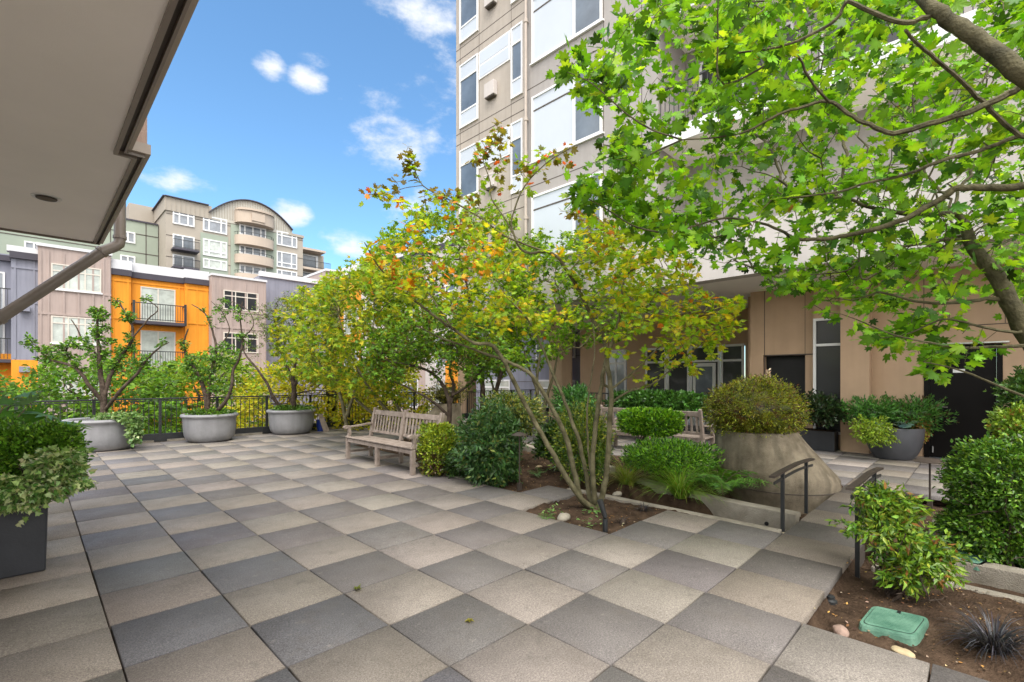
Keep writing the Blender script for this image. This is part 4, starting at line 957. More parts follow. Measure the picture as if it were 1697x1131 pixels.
handrail('low dark metal handrail right of the path, half buried in nandina leaves', a, [(yz(1421, 920, yr)[0], -.16, a[0][1]), (yz(1449, 870, yr)[0], -.16, a[2][1]+.0)], yr)
# ---- path lamps, uplight ----
def lamp(label, p, h, hat):
    x, y, z = [float(t) for t in p]; r = thing('path_lamp', label, 'path lamp', p, 'bronze mushroom path lamps')
    mb = MB(); mb.tube([(x, y, z-.02), (x, y, z+h-.03)], .011, 10); mb.build('stem', M['metal_brown'], r, smooth=True)
    mb = MB(); mb.box(x-.028, x+.028, y-.028, y+.028, z-.02, z+.10); mb.build('base', M['metal_brown'], r, bevel=.004)
    mb = MB(); mb.lathe([(.0, h-.05), (.018, h-.05), (.022, h-.03), (hat*.6, h-.028), (hat, h-.034), (hat*1.01, h-.028), (hat*.55, h-.002), (hat*.15, h+.014), (0, h+.016)], x, y, 32, z); mb.build('hat', M['metal_brown'], r, smooth=True)
lamp('bronze mushroom path lamp standing in the bark at the left planting bed', at(861, 812, -.02), .80, .118)
lamp('bronze mushroom path lamp in front of the far walkway, beside the dense right shrub', at(1541, 842, -.1), .62, .17)
p = at(1003, 879, -.03); r = thing('uplight', 'small dark tilted spotlight at the foot of the autumn maple', 'spotlight', p)
mb = MB(); mb.tube([p-np.array([0, 0, .03]), p+np.array([0, 0, .12])], .026, 14); mb.build('stake', M['metal_black'], r, smooth=True)
q = V(994, 829, 4.95); mb = MB(); mb.tube([p+np.array([0, 0, .135]), q], [.024, .032], 14); mb.build('lamp_head', M['metal_black'], r, smooth=True)
# ---- valve covers ----
def cover(label, cs, zt, h, bolt=True):
    r = thing('valve_box_cover', label, 'valve cover', (cs[0][0], cs[0][1], zt-h), 'green irrigation covers')
    def rnd(sc, z):
        c = sum(np.array(q[:2]) for q in cs)/4; out_ = []
        for i in range(4):
            a, b, d = [c+(np.array(cs[(i+k) % 4][:2])-c)*sc for k in (-1, 0, 1)]
            for t in (0, .25, .5, .75, 1.):
                p0 = b+(a-b)*.16; p2 = b+(d-b)*.16; q = (1-t)**2*p0+2*t*(1-t)*b+t*t*p2; out_.append((q[0], q[1], z))
        return out_
    mb = MB(); rg = [rnd(1.04, zt-h), rnd(1.02, zt-.02), rnd(1.0, zt-.006), rnd(.985, zt)]; n = 20; vv = sum(rg, [])
    mb.add(vv, [(i*n+k, i*n+(k+1) % n, (i+1)*n+(k+1) % n, (i+1)*n+k) for i in range(3) for k in range(n)]+[tuple(3*n+k for k in range(n))]); mb.build('rim', M['green_plastic'], r)
    mb = MB(); rg = [rnd(.885, zt+.0005), rnd(.862, zt+.001)]; vv = sum(rg, []); mb.add(vv, [(k, (k+1) % n, n+(k+1) % n, n+k) for k in range(n)]); mb.build('lid_gap', M['dark_opening'], r)
    mb = MB(); rg = [rnd(.86, zt-.004), rnd(.86, zt+.004), rnd(.84, zt+.006)]; vv = sum(rg, []); mb.add(vv, [(i*n+k, i*n+(k+1) % n, (i+1)*n+(k+1) % n, (i+1)*n+k) for i in range(2) for k in range(n)]+[tuple(2*n+k for k in range(n))]); lid = mb.build('lid', M['green_plastic'], r)
    a0, a1, a2, a3 = [np.array(q[:2]) for q in cs]; mb = MB()
    for i in range(1, 16):
        for j in range(1, 12):
            u, v_ = .1+.8*i/16, .1+.8*j/12; q = (a0*(1-u)+a1*u)*(1-v_)+(a3*(1-u)+a2*u)*v_; mb.box(q[0]-.005, q[0]+.005, q[1]-.005, q[1]+.005, zt+.006, zt+.0085)
    mb.build('tread_studs', M['green_plastic'], lid)
    q = (a0+a1)/2*.88+(a2+a3)/2*.12; mb = MB(); mb.box(q[0]-.022, q[0]+.022, q[1]-.01, q[1]+.01, zt+.006, zt+.010); mb.build('slot', M['dark_opening'], lid)
cover('green plastic rectangular valve cover in the bare soil, front right', [at(*q, -.10) for q in ((1447, 1003), (1541, 1024), (1517, 1056), (1421, 1034))], -.10, .065)
cover('green oval cover half hidden under the dense right shrub', [at(*q, -.10) for q in ((1568, 903), (1650, 925), (1625, 938), (1552, 918))], -.10, .05)
# ---- stones ----
def stone(label, p, s, flat=.7, c='stone', seed=0, rot=.0):
    bm_ = MB(); n, m_ = 16, 10; r_ = np.random.RandomState(seed); ph = r_.uniform(0, 6, 6)
    for i in range(m_+1):
        th = math.pi*i/m_
        for k in range(n):
            a = 2*math.pi*k/n; d = np.array([math.sin(th)*math.cos(a), math.sin(th)*math.sin(a), math.cos(th)]); q = s*(1+.10*math.sin(2*a+ph[0])*math.sin(th)+.07*math.sin(3*th+a+ph[1])+.05*math.sin(4*a+2*th+ph[2]))
            x, y, z = d[0]*q*1.15, d[1]*q*.85, d[2]*q*flat; bm_.v.append((p[0]+x*math.cos(rot)-y*math.sin(rot), p[1]+x*math.sin(rot)+y*math.cos(rot), p[2]+z+s*flat*.5))
    for i in range(m_):
        for k in range(n): k2 = (k+1) % n; bm_.f.append((i*n+k, (i+1)*n+k, (i+1)*n+k2, i*n+k2))
    o = bm_.build('stone', M[c], None, smooth=True); return tag(o, label, 'stone', 'loose stones in the planting beds')
M['stone_pink'] = mat('pinkish_stone', (.30, .21, .17), .8, .2, .25, 20, .4, 50)
M['stone_tan'] = mat('tan_stone', (.45, .36, .22), .8, .2, .2, 20, .3, 50)
stone('smooth round grey stone at the paver edge below the autumn maple', at(934, 862, -.03), .070, .72, seed=1)
stone('pale rounded stone in the bark right of the maple stems', at(1023, 822, -.03), .062, .62, seed=2)
stone('rough pinkish stone at the paver corner left of the green cover', at(1393, 1050, -.12), .055, .55, 'stone_pink', seed=3, rot=.5)
stone('flat tan stone in front of the green valve cover', at(1497, 1084, -.12), .055, .35, 'stone_tan', seed=4, rot=.8)
stone('small light stone in the bark near the left path lamp', at(893, 776, -.03), .06, .5, 'stone_tan', seed=5)
stone('whitish stone among the dark shrubs behind the concrete wall', at(788, 748, -.0), .06, .5, seed=6)
# black irrigation head by the path
p = at(1376, 999, -.13); mb = MB(); mb.lathe([(0, 0), (.045, 0), (.045, .02), (.03, .03), (.03, .05), (.02, .055), (0, .055)], p[0], p[1], 18, p[2]); tag(mb.build('sprinkler_head', M['metal_black'], smooth=True), 'small round black sprinkler head at the edge of the pavers', 'sprinkler')
# fallen leaves on the pavers
for (px, py, lb, s, c) in ((588, 977, 'curled green fallen leaf on a dark paver, left one', .055, (.16, .19, .03)), (774, 1030, 'yellow-green fallen leaf on a dark paver, right one', .05, (.32, .30, .06)), (1460, 777, 'small pale leaf on the far walkway near the charcoal pot', .05, (.5, .45, .25))):
    p = at(px, py, .012); o = leaves('fallen_leaf', np.array([p, p+.006]), np.array([[1, .3, .15], [.6, -.8, .25]]), np.array([[0, .2, 1.], [.3, 0, 1.]]), np.array([s, s*.8]), T_STAR, np.array([c, c]), M['leaf']); tag(o, lb, 'leaf')
p = V(1273, 640, 7.2); r = thing('flower_spike', 'tall whitish-pink flower spike rising behind the shrub on the concrete cone', 'flower', p)
mb = MB(); mb.tube([p-np.array([0, 0, .35]), p+np.array([0, 0, .24])], .006, 6); mb.build('stalk', M['bark_green'], r)
K = 150; zz = RS.uniform(-.02, .26, K); aa = RS.uniform(0, 6.28, K); pp = np.stack([p[0]+.018*np.cos(aa), p[1]+.018*np.sin(aa), p[2]+zz], -1); ax = np.stack([np.cos(aa), np.sin(aa), np.full(K, .4)], -1)
leaves('petals', pp, ax, RS.normal(0, 1, (K, 3)), RS.uniform(.014, .028, K), T_ROUND, palette(K, [(.75, .62, .62), (.8, .78, .74), (.35, .2, .24)], [3, 3, 1.4]), M['leaf'], r)
# ================= VEGETATION =================
GR = [(.055, .13, .012), (.09, .20, .016), (.14, .28, .022), (.035, .085, .012)]
YG = [(.32, .46, .022), (.48, .50, .025), (.20, .37, .02), (.62, .46, .03), (.50, .16, .02), (.22, .17, .03)]
DK = [(.02, .05, .012), (.035, .08, .018), (.055, .12, .02), (.09, .17, .03)]
def sp(px, py, Y, rx, rz, ry=None):
    c = V(px, py, Y); return c, np.array([rx/FPX*Y, (ry or rx)/FPX*Y, rz/FPX*Y])
def shrubP(label, q, K, leaf, tm, cols, wts, base=None, name='shrub', **k):
    c, rad = sp(*q) if len(q) < 7 else (V(*q[:3]), np.array(q[3:6])); b = at(*base) if base else (c[0], c[1], max(-.03, c[2]-rad[2]*1.05)); return shrub(name, label, c, rad, K, leaf, tm, cols, wts, base=b, **k)
# --- shrubs left bed ---
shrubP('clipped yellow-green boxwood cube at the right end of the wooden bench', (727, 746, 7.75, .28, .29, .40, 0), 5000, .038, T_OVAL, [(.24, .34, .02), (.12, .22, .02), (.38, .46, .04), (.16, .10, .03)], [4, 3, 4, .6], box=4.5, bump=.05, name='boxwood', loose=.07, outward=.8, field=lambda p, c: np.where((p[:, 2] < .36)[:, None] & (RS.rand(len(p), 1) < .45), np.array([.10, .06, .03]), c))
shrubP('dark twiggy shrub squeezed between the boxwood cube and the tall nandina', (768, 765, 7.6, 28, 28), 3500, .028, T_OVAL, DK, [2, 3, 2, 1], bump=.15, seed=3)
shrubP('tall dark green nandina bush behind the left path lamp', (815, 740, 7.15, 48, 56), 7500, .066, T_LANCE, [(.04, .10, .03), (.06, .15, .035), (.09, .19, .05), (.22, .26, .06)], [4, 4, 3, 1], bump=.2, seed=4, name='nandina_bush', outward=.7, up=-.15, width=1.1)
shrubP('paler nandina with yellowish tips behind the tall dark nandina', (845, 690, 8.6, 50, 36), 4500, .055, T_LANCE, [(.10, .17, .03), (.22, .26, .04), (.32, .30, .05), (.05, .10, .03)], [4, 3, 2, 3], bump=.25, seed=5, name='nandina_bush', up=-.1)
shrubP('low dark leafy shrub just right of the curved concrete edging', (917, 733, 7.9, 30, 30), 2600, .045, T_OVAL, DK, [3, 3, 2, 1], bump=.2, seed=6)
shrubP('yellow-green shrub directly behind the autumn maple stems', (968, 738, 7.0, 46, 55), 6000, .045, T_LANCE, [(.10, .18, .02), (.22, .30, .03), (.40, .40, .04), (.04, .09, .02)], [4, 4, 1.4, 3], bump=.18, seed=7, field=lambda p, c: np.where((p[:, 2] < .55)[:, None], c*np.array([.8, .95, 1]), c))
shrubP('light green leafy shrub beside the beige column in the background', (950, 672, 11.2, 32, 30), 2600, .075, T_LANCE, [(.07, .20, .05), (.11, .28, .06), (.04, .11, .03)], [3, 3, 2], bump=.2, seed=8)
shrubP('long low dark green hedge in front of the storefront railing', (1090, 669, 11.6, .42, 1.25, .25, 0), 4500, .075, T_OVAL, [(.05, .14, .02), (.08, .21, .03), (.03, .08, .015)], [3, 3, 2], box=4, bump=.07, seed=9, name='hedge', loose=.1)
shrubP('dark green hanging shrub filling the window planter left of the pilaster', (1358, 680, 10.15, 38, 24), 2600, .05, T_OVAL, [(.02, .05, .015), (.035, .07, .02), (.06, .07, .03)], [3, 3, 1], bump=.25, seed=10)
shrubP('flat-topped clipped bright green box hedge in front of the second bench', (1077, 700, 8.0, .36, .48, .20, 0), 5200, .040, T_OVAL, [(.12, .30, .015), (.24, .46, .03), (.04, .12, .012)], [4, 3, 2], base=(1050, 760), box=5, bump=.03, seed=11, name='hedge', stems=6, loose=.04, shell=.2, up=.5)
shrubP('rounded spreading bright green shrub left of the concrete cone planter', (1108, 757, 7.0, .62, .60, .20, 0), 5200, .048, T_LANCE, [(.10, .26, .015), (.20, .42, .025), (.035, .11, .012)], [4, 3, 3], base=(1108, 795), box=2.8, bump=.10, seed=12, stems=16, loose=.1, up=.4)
# --- mound on the cone ---
c_ = np.array([topc[0]-.03, topc[1]+.03, 1.06])
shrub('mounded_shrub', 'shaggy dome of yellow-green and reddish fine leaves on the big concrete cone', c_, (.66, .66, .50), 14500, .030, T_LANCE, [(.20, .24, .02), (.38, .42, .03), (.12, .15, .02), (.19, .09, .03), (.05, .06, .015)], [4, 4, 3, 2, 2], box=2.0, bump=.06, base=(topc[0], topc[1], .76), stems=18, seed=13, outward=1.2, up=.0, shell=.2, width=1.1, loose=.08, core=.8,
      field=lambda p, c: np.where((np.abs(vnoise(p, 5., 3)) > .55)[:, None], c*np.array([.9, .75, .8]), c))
c_ = np.array([top2[0], top2[1], 1.15])
shrub('mounded_shrub', 'dark and yellow fine-leaved shrub on top of the distant concrete cone', c_, (.5, .5, .32), 2600, .035, T_LANCE, [(.08, .09, .02), (.30, .28, .03), (.05, .04, .02)], [4, 2, 2], bump=.12, base=(c_[0], c_[1], .95), stems=5, seed=14)
# --- right side ---
def multi(name, label, cat, parts, K, leaf, tm, cols, wts, base, stems=12, bark='bark_dark', **k):
    r = thing(name, label, cat, base)
    for i, q in enumerate(parts):
        c, rad = sp(*q); shrub(name, label, c, rad, K, leaf, tm, cols, wts, base=base, parent=r, stems=stems, bark=bark, seed=20+i, **k)
    return r
multi('nandina_bush', 'bright green nandina leaning over the soil beside the right handrail', 'shrub', ((1468, 835, 3.78, 40, 27), (1476, 880, 3.7, 46, 40), (1535, 920, 3.6, 40, 30), (1500, 945, 3.6, 30, 26)), 1000, .046, T_LANCE,
      [(.13, .26, .02), (.20, .34, .03), (.30, .38, .04), (.06, .14, .02), (.30, .15, .04)], [4, 4, 2, 3, .6], tuple(at(1487, 990, -.14)), stems=7, bump=.28, up=-.25, outward=.6, shell=.55, tilt=.9, jit=.22, width=1.15, core=.3, loose=.35)
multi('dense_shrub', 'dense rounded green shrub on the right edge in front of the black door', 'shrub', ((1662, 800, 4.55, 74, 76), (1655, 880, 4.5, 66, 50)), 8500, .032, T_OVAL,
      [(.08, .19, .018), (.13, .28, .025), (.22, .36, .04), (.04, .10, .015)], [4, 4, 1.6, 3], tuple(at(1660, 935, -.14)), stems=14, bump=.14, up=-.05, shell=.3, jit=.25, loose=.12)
shrubP('light yellow-green shrub top behind the dense right shrub', (1690, 712, 6.6, 34, 36), 2600, .045, T_OVAL, [(.25, .38, .04), (.15, .28, .03), (.4, .25, .06)], [4, 3, .5], bump=.2, seed=30, base=(1690, 830))
shrubP('dark green shrub against the tan wall at the far right edge', (1712, 655, 7.4, 38, 34), 2600, .05, T_OVAL, [(.06, .14, .03), (.10, .20, .03)], [3, 2], bump=.2, seed=31, base=(1700, 800))
# --- charcoal pot by the door: several plants ---
c0 = np.array([c4[0], c4[1], .60])
def potplant(name, label, px, py, Y, rx, rz, K, leaf, tm, cols, wts, cat='plant', **k):
    c, rad = sp(px, py, Y, rx, rz); return shrub(name, label, c, rad, K, leaf, tm, cols, wts, base=(c0[0], c0[1], .56), cat=cat, stems=5, **k)
potplant('feathery_plant', 'feathery green plant on the left of the charcoal door pot', 1441, 684, 9.4, 34, 21, 1500, .06, T_LANCE, [(.06, .18, .03), (.10, .26, .04)], [3, 2], bump=.25, seed=40)
potplant('feathery_plant', 'feathery green plant on the right of the charcoal door pot', 1512, 688, 9.3, 36, 24, 1800, .06, T_LANCE, [(.06, .18, .03), (.10, .26, .04), (.12, .07, .03)], [3, 2, .5], bump=.25, seed=41)
potplant('trailing_plant', 'lime trailing plant spilling over the left rim of the charcoal pot', 1447, 717, 9.0, 27, 22, 1300, .035, T_OVAL, [(.28, .40, .03), (.18, .30, .03)], [3, 2], bump=.2, seed=42, up=-.4)
potplant('trailing_plant', 'reddish-gold trailing plant on the right rim of the charcoal pot', 1524, 716, 9.05, 13, 20, 600, .03, T_OVAL, [(.30, .14, .04), (.30, .34, .04)], [3, 2], bump=.2, seed=43, up=-.4)
K = 34; a_ = RS.uniform(0, 6.28, K); rr_ = RS.uniform(.05, .34, K); pp = np.stack([c0[0]-.10+rr_*np.cos(a_), c0[1]+.02+rr_*np.sin(a_), .60+RS.uniform(.03, .12, K)], -1); ax = np.stack([np.cos(a_), np.sin(a_), np.full(K, .15)], -1)
r = thing('blue_hosta', 'blue-green round hosta leaves in the middle of the charcoal pot', 'plant', (c0[0], c0[1], .58)); leaves('leaves', pp, ax, RS.normal(0, .25, (K, 3))+np.array([0, 0, 1.]), RS.uniform(.13, .19, K), T_ROUND, palette(K, [(.16, .30, .28), (.22, .36, .32)], [1, 1], .1), M['leaf_shrub'], r)
# --- left foreground planter ---
multi('leafy_shrub', 'dense glossy green shrub filling the square planter at the left edge', 'shrub', ((15, 762, 3.95, 74, 56, 60), (82, 750, 4.1, 36, 44, 40), (-10, 800, 3.9, 60, 46)), 9000, .027, T_OVAL,
      [(.09, .22, .018), (.14, .31, .025), (.22, .40, .04), (.05, .12, .015)], [4, 4, 2, 2], (-.6, 2.45, .58), stems=14, bump=.14, up=.25, shell=.3)
r = multi('variegated_ivy', 'cream-edged variegated ivy spilling over the front of the square planter', 'ivy', ((70, 806, 3.62, 62, 20, 20), (96, 772, 3.75, 30, 26), (30, 828, 3.6, 40, 15, 20)), 850, .032, T_IVY,
      [(.20, .32, .08), (.50, .55, .28), (.09, .20, .04), (.32, .42, .16)], [4, 3, 4, 3], (-.45, 2.15, .6), stems=5, bump=.2, up=-.5, shell=.35, lm='leaf_shrub')
pp = []; 
for px, py in ((50, 846), (42, 856), (62, 842), (72, 838), (34, 862), (28, 868), (58, 852), (46, 838)): pp.append(V(px, py, 3.52))
pp = np.array(pp); K = len(pp); leaves('trailing_leaf', pp, RS.normal(0, .6, (K, 3))+np.array([0, 0, -1.]), np.tile([-.6, -.8, .3], (K, 1)), RS.uniform(.035, .05, K), T_IVY, palette(K, [(.2, .32, .08), (.42, .46, .24)], [1, 1]), M['leaf_shrub'], r)
mb = MB(); mb.tube([V(90, 828, 3.55), V(62, 846, 3.52), V(45, 854, 3.52), V(26, 870, 3.52)], .0025, 5); mb.build('runner', M['bark_green'], r)
r = thing('fatsia', 'large hand-shaped fatsia leaves above the square planter', 'plant', (-.75, 2.6, .58)); K = 9
pp = np.array([V(px, py, Y) for px, py, Y in ((52, 668, 4.2), (8, 672, 4.1), (-20, 690, 4.0), (88, 690, 4.4), (30, 655, 4.5), (60, 700, 4.3), (-40, 660, 4.4), (15, 700, 4.3), (100, 705, 4.5))])
T_FATSIA = palm([(-30, .45), (0, .7), (30, .9), (60, 1.0), (90, 1.05), (120, 1.), (150, .9), (180, .7), (210, .45)], .42, .12)
leaves('leaf', pp, np.stack([RS.uniform(-1, 1, K), RS.uniform(-1, 1, K), RS.uniform(-.1, .5, K)], -1), np.tile([-.1, -.5, .9], (K, 1))+RS.normal(0, .2, (K, 3)), RS.uniform(.16, .23, K), T_FATSIA, palette(K, [(.07, .19, .02), (.10, .26, .03)], [1, 1], .1), M['leaf_shrub'], r)
mb = MB()
for q in pp: mb.tube([(-.75, 2.6, .58), (np.array([-.75, 2.6, .58])+q)/2+np.array([0, 0, .08]), q], [.012, .007, .004], 5)
mb.build('stalk', M['bark_green'], r, smooth=True)
r = thing('blue_hosta', 'single blue-green hosta leaf at the left edge of the square planter', 'plant', V(5, 840, 3.6)); pq = V(-8, 822, 3.6)
leaves('leaf', np.array([pq]), np.array([[.35, -.2, -.9]]), np.array([[-.6, -.8, .3]]), np.array([.16]), T_ROUND, np.array([(.12, .24, .24)]), M['leaf_shrub'], r)
# ivy over pot one
multi('ivy', 'small-leaved ivy hanging over the right rim of the leftmost grey pot', 'ivy', ((216, 694, 10.2, 16, 8), (222, 716, 10.15, 10, 20), (190, 690, 10.3, 26, 5)), 420, .045, T_IVY, [(.16, .28, .08), (.30, .40, .18), (.08, .16, .04)], [3, 2, 2], (pc[0][0]+.5, pc[0][1], .66), stems=4, up=-.4)
for i, lb in ((1, 'low green groundcover at the foot of the tree in the middle grey pot'), (2, 'sparse green groundcover in the rightmost grey pot')):
    shrub('groundcover_plant', lb, (pc[i][0], pc[i][1], .70), (.52, .52, .06), 700, .05, T_OVAL, GR, [2, 3, 2, 1], base=(pc[i][0], pc[i][1], .64), stems=0, cat='plant', core=0)
# --- grasses, fern, small plants ---
blades('grass_clump', 'bright arching grass clump at the corner of the pavers near the fern', at(1128, 826, -.03), 460, .70, .011, [(.16, .34, .03), (.26, .42, .05), (.34, .36, .08)], [4, 3, 1], group='ornamental grasses', flop=1.1, spread=.06)
blades('grass_clump', 'yellowish grass clump just right of the maple stems', at(1040, 806, -.03), 300, .58, .010, [(.20, .34, .04), (.34, .42, .06), (.42, .40, .12)], [4, 3, 2], group='ornamental grasses', flop=1.05, spread=.06)
blades('black_grass', 'small tuft of black mondo grass in the bark by the grass clumps', at(1066, 848, -.03), 90, .16, .006, [(.025, .022, .03), (.05, .045, .055)], [3, 1], cat='grass clump', flop=1.3, spread=.05)
blades('black_grass', 'sparse black mondo tuft beside the pavers right of the spotlight', at(1032, 868, -.03), 45, .12, .005, [(.025, .022, .03), (.06, .05, .04)], [3, 1], cat='grass clump', flop=1.3, spread=.05)
blades('black_grass', 'large sprawling clump of black mondo grass in the bottom right soil', at(1648, 1078, -.14), 300, .30, .007, [(.028, .028, .036), (.06, .06, .075), (.12, .12, .14)], [4, 2, .6], cat='grass clump', flop=1.25, spread=.07)
blades('black_grass', 'dark tuft in the bark behind the left path lamp', at(922, 786, -.03), 60, .15, .007, [(.03, .035, .04), (.10, .10, .10)], [3, 1], cat='grass clump', flop=1.2, spread=.05)
def fern(label, c, nf, Lf, cols):
    r = thing('fern', label, 'fern', c); c = np.array(c, float); pos = []; ax = []; nn = []; sz = []; mb = MB()
    for k in range(nf):
        a = 2*math.pi*k/nf+RS.uniform(-.2, .2); d = np.array([math.cos(a), math.sin(a), 0]); p = c.copy(); e = RS.uniform(.85, 1.3); P = [p.copy()]; L_ = Lf*RS.uniform(.7, 1.1); n_ = 22
        for s in range(n_):
            p = p+(d*math.cos(e)+np.array([0, 0, math.sin(e)]))*L_/n_; e -= .075; P.append(p.copy())
            if s > 2:
                sd_ = np.array([-d[1], d[0], 0]); t = s/n_; ln = Lf*.22*math.sin(math.pi*min(1, t*.85+.12))
                for sg in (-1, 1): pos.append(p.copy()); ax.append(sd_*sg+d*.35+np.array([0, 0, -.12])); nn.append(np.array([0, 0, 1.])+d*.3); sz.append(ln)
        mb.tube(P[::3]+[P[-1]], .0025, 4)
    K = len(pos); leaves('frond', np.array(pos), np.array(ax), np.array(nn)+RS.normal(0, .12, (K, 3)), np.array(sz), T_LANCE, palette(K, cols, [1]*len(cols), .15), M['leaf_shrub'], r, .42); mb.build('rib', M['bark_green'], r)
fern('arching green fern against the left foot of the concrete cone', at(1192, 818, .03), 17, .78, [(.07, .20, .02), (.12, .28, .03)])
fern('small low fern at the paver edge left of the maple base', at(905, 862, -.03), 8, .17, [(.12, .26, .05), (.07, .18, .03)])
fern('small fern under the tall nandina near the left path lamp', at(890, 790, -.03), 8, .26, [(.10, .22, .06), (.07, .16, .04)])
def seedling(label, p, K=16, s=.05):
    p = np.array(p, float); pp = p+np.stack([RS.uniform(-.12, .12, K), RS.uniform(-.12, .12, K), RS.uniform(.01, .07, K)], -1); r = thing('seedling', label, 'plant', p, 'small green seedlings in the bark')
    leaves('leaf', pp, RS.normal(0, 1, (K, 3))*np.array([1, 1, .3]), RS.normal(0, .3, (K, 3))+np.array([0, 0, 1.]), RS.uniform(.6, 1.2, K)*s, T_OVAL, palette(K, [(.12, .28, .05), (.2, .38, .10)], [1, 1]), M['leaf_shrub'], r)
    mb = MB()
    for q in pp: mb.tube([p, q], .0015, 3)
    mb.build('stem', M['bark_green'], r)
seedling('green seedling patch at the foot of the maple by the spotlight', at(985, 852, -.03), 26)
seedling('green seedling patch in front of the spotlight at the paver corner', at(978, 872, -.03), 16)
seedling('little green seedling beside the round grey stone', at(912, 850, -.03), 22, .045)
# ================= TREES =================
# autumn maple with many stems
dB = 5.75
gB = []
def G_(pts, rads, Ys): gB.append(([V(x, y, Yk) for (x, y), Yk in zip(pts, Ys)], rads))
def lin(a, b, n): return [a+(b-a)*i/(n-1) for i in range(n)]
G_([(984, 843), (962, 826), (938, 790), (913, 748), (890, 707), (860, 650), (830, 590), (812, 571), (788, 569), (750, 545), (715, 520), (679, 492), (655, 472), (626, 440), (604, 402)], lin(.036, .006, 15), lin(5.75, 5.0, 15))
G_([(986, 843), (966, 832), (955, 800), (946, 755), (932, 710), (912, 672), (884, 626), (862, 610), (838, 598), (800, 585), (766, 572), (730, 560), (690, 540)], lin(.040, .007, 13), lin(5.8, 5.4, 13))
G_([(988, 843), (977, 825), (972, 790), (962, 740), (947, 695), (932, 656), (914, 614), (899, 578), (885, 545), (862, 515), (838, 490), (815, 450)], lin(.034, .006, 12), lin(5.85, 6.2, 12))
G_([(990, 843), (984, 815), (982, 770), (987, 704), (995, 650), (1004, 600), (1018, 560), (1028, 520), (1035, 461), (1060, 442), (1090, 425), (1130, 400)], lin(.037, .006, 12), lin(5.8, 5.6, 12))
G_([(992, 843), (1000, 812), (1006, 780), (1008, 740), (1011, 690), (1013, 650), (1006, 600), (1000, 560), (984, 531), (962, 487), (942, 452), (925, 428), (905, 417), (880, 420), (862, 412), (852, 390), (848, 362), (869, 310), (905, 271), (945, 246)], lin(.037, .005, 20), lin(5.7, 5.2, 20))
G_([(905, 417), (870, 405), (834, 390), (799, 363), (760, 340), (737, 328), (701, 308), (684, 274), (672, 255)], lin(.014, .004, 9), lin(5.35, 4.9, 9)); G_([(701, 308), (670, 312), (645, 322), (612, 322)], lin(.006, .003, 4), lin(4.98, 4.85, 4))
G_([(852, 390), (835, 360), (815, 330), (812, 300), (800, 262), (815, 240)], lin(.010, .004, 6), lin(5.3, 5.2, 6))
G_([(978, 780), (974, 730), (973, 680), (978, 640), (985, 590), (984, 550), (975, 500)], lin(.015, .005, 7), lin(5.9, 6.3, 7))
G_([(1013, 645), (1037, 627), (1068, 599), (1100, 570), (1135, 556), (1188, 518), (1219, 496)], lin(.016, .004, 7), lin(5.7, 5.9, 7))
G_([(1012, 668), (1040, 650), (1075, 640), (1110, 615), (1150, 580), (1195, 545), (1225, 540)], lin(.014, .004, 7), lin(5.7, 5.3, 7))
G_([(750, 545), (720, 500), (690, 455), (680, 420), (660, 395)], lin(.010, .004, 5), lin(5.2, 5.6, 5))
G_([(942, 452), (970, 420), (1000, 395), (1030, 370)], lin(.009, .004, 4), lin(5.5, 5.8, 4))
aB = np.concatenate([poly_sample([(575, 455), (612, 385), (660, 380), (700, 345), (760, 300), (820, 290), (870, 300), (930, 330), (985, 350), (1060, 400), (1140, 420), (1215, 455), (1238, 520), (1215, 560), (1140, 545), (1060, 560), (1000, 540), (930, 550), (860, 545), (790, 530), (720, 520), (650, 520), (600, 490)], 1500, 4.6, 7.0, clump=(1.5, -.12)),
    poly_sample([(770, 300), (785, 225), (830, 210), (860, 235), (915, 235), (935, 280), (900, 300), (860, 320), (800, 320)], 130, 5.0, 5.5),
    poly_sample([(590, 305), (640, 300), (665, 235), (695, 240), (700, 300), (760, 310), (770, 340), (700, 330), (600, 335)], 48, 4.8, 5.1), poly_sample([(1080, 570), (1215, 520), (1238, 560), (1180, 620), (1090, 640), (1040, 610)], 110, 5.2, 6.2)])
def fieldB(p, c):
    d = p-CAM; Y = d[:, 0]*math.sin(TH)+d[:, 1]*math.cos(TH); px = CXP+FPX*(d[:, 0]*math.cos(TH)-d[:, 1]*math.sin(TH))/Y; hgt = p[:, 2]
    f = vnoise(p, 2.4, 9); g = RS.rand(len(p))
    c = np.where(((f > .85) & (g < .45))[:, None], np.array([.66, .44, .02]), c)
    c = np.where(((f > 1.05) & (g < .45))[:, None], np.array([.62, .13, .015]), c)
    c = np.where(((px < 800) & (hgt > 2.5) & (g < .16+.12*f))[:, None], np.array([.60, .22, .02]), c)
    top = (hgt > 3.45) & (g < .8); c = np.where(top[:, None], np.array([.17, .15, .025])*(.7+.7*RS.rand(len(p), 1)), c)
    c = np.where(((hgt > 3.45) & (g > .93))[:, None], np.array([.55, .10, .015]), c)
    c = np.where(((f < -.5) & (g < .75))[:, None], np.array([.22, .38, .02]), c); return c
tree('autumn_maple', 'multi-stemmed maple turning yellow and orange, growing in the notch of the pavers', gB, aB, at(988, 845, -.03), M['bark_green'], M['leaf'], T_MAPLE, .064, 8,
     YG, [6, 4.5, 4, 1.2, .2, .3], spread=.065, step=.10, di=1.2, dk=.17, iters=70, tip=.0022, maxr=.014, jitter=.35, tilt=.55, field=fieldB, keep=.60, up=.05)
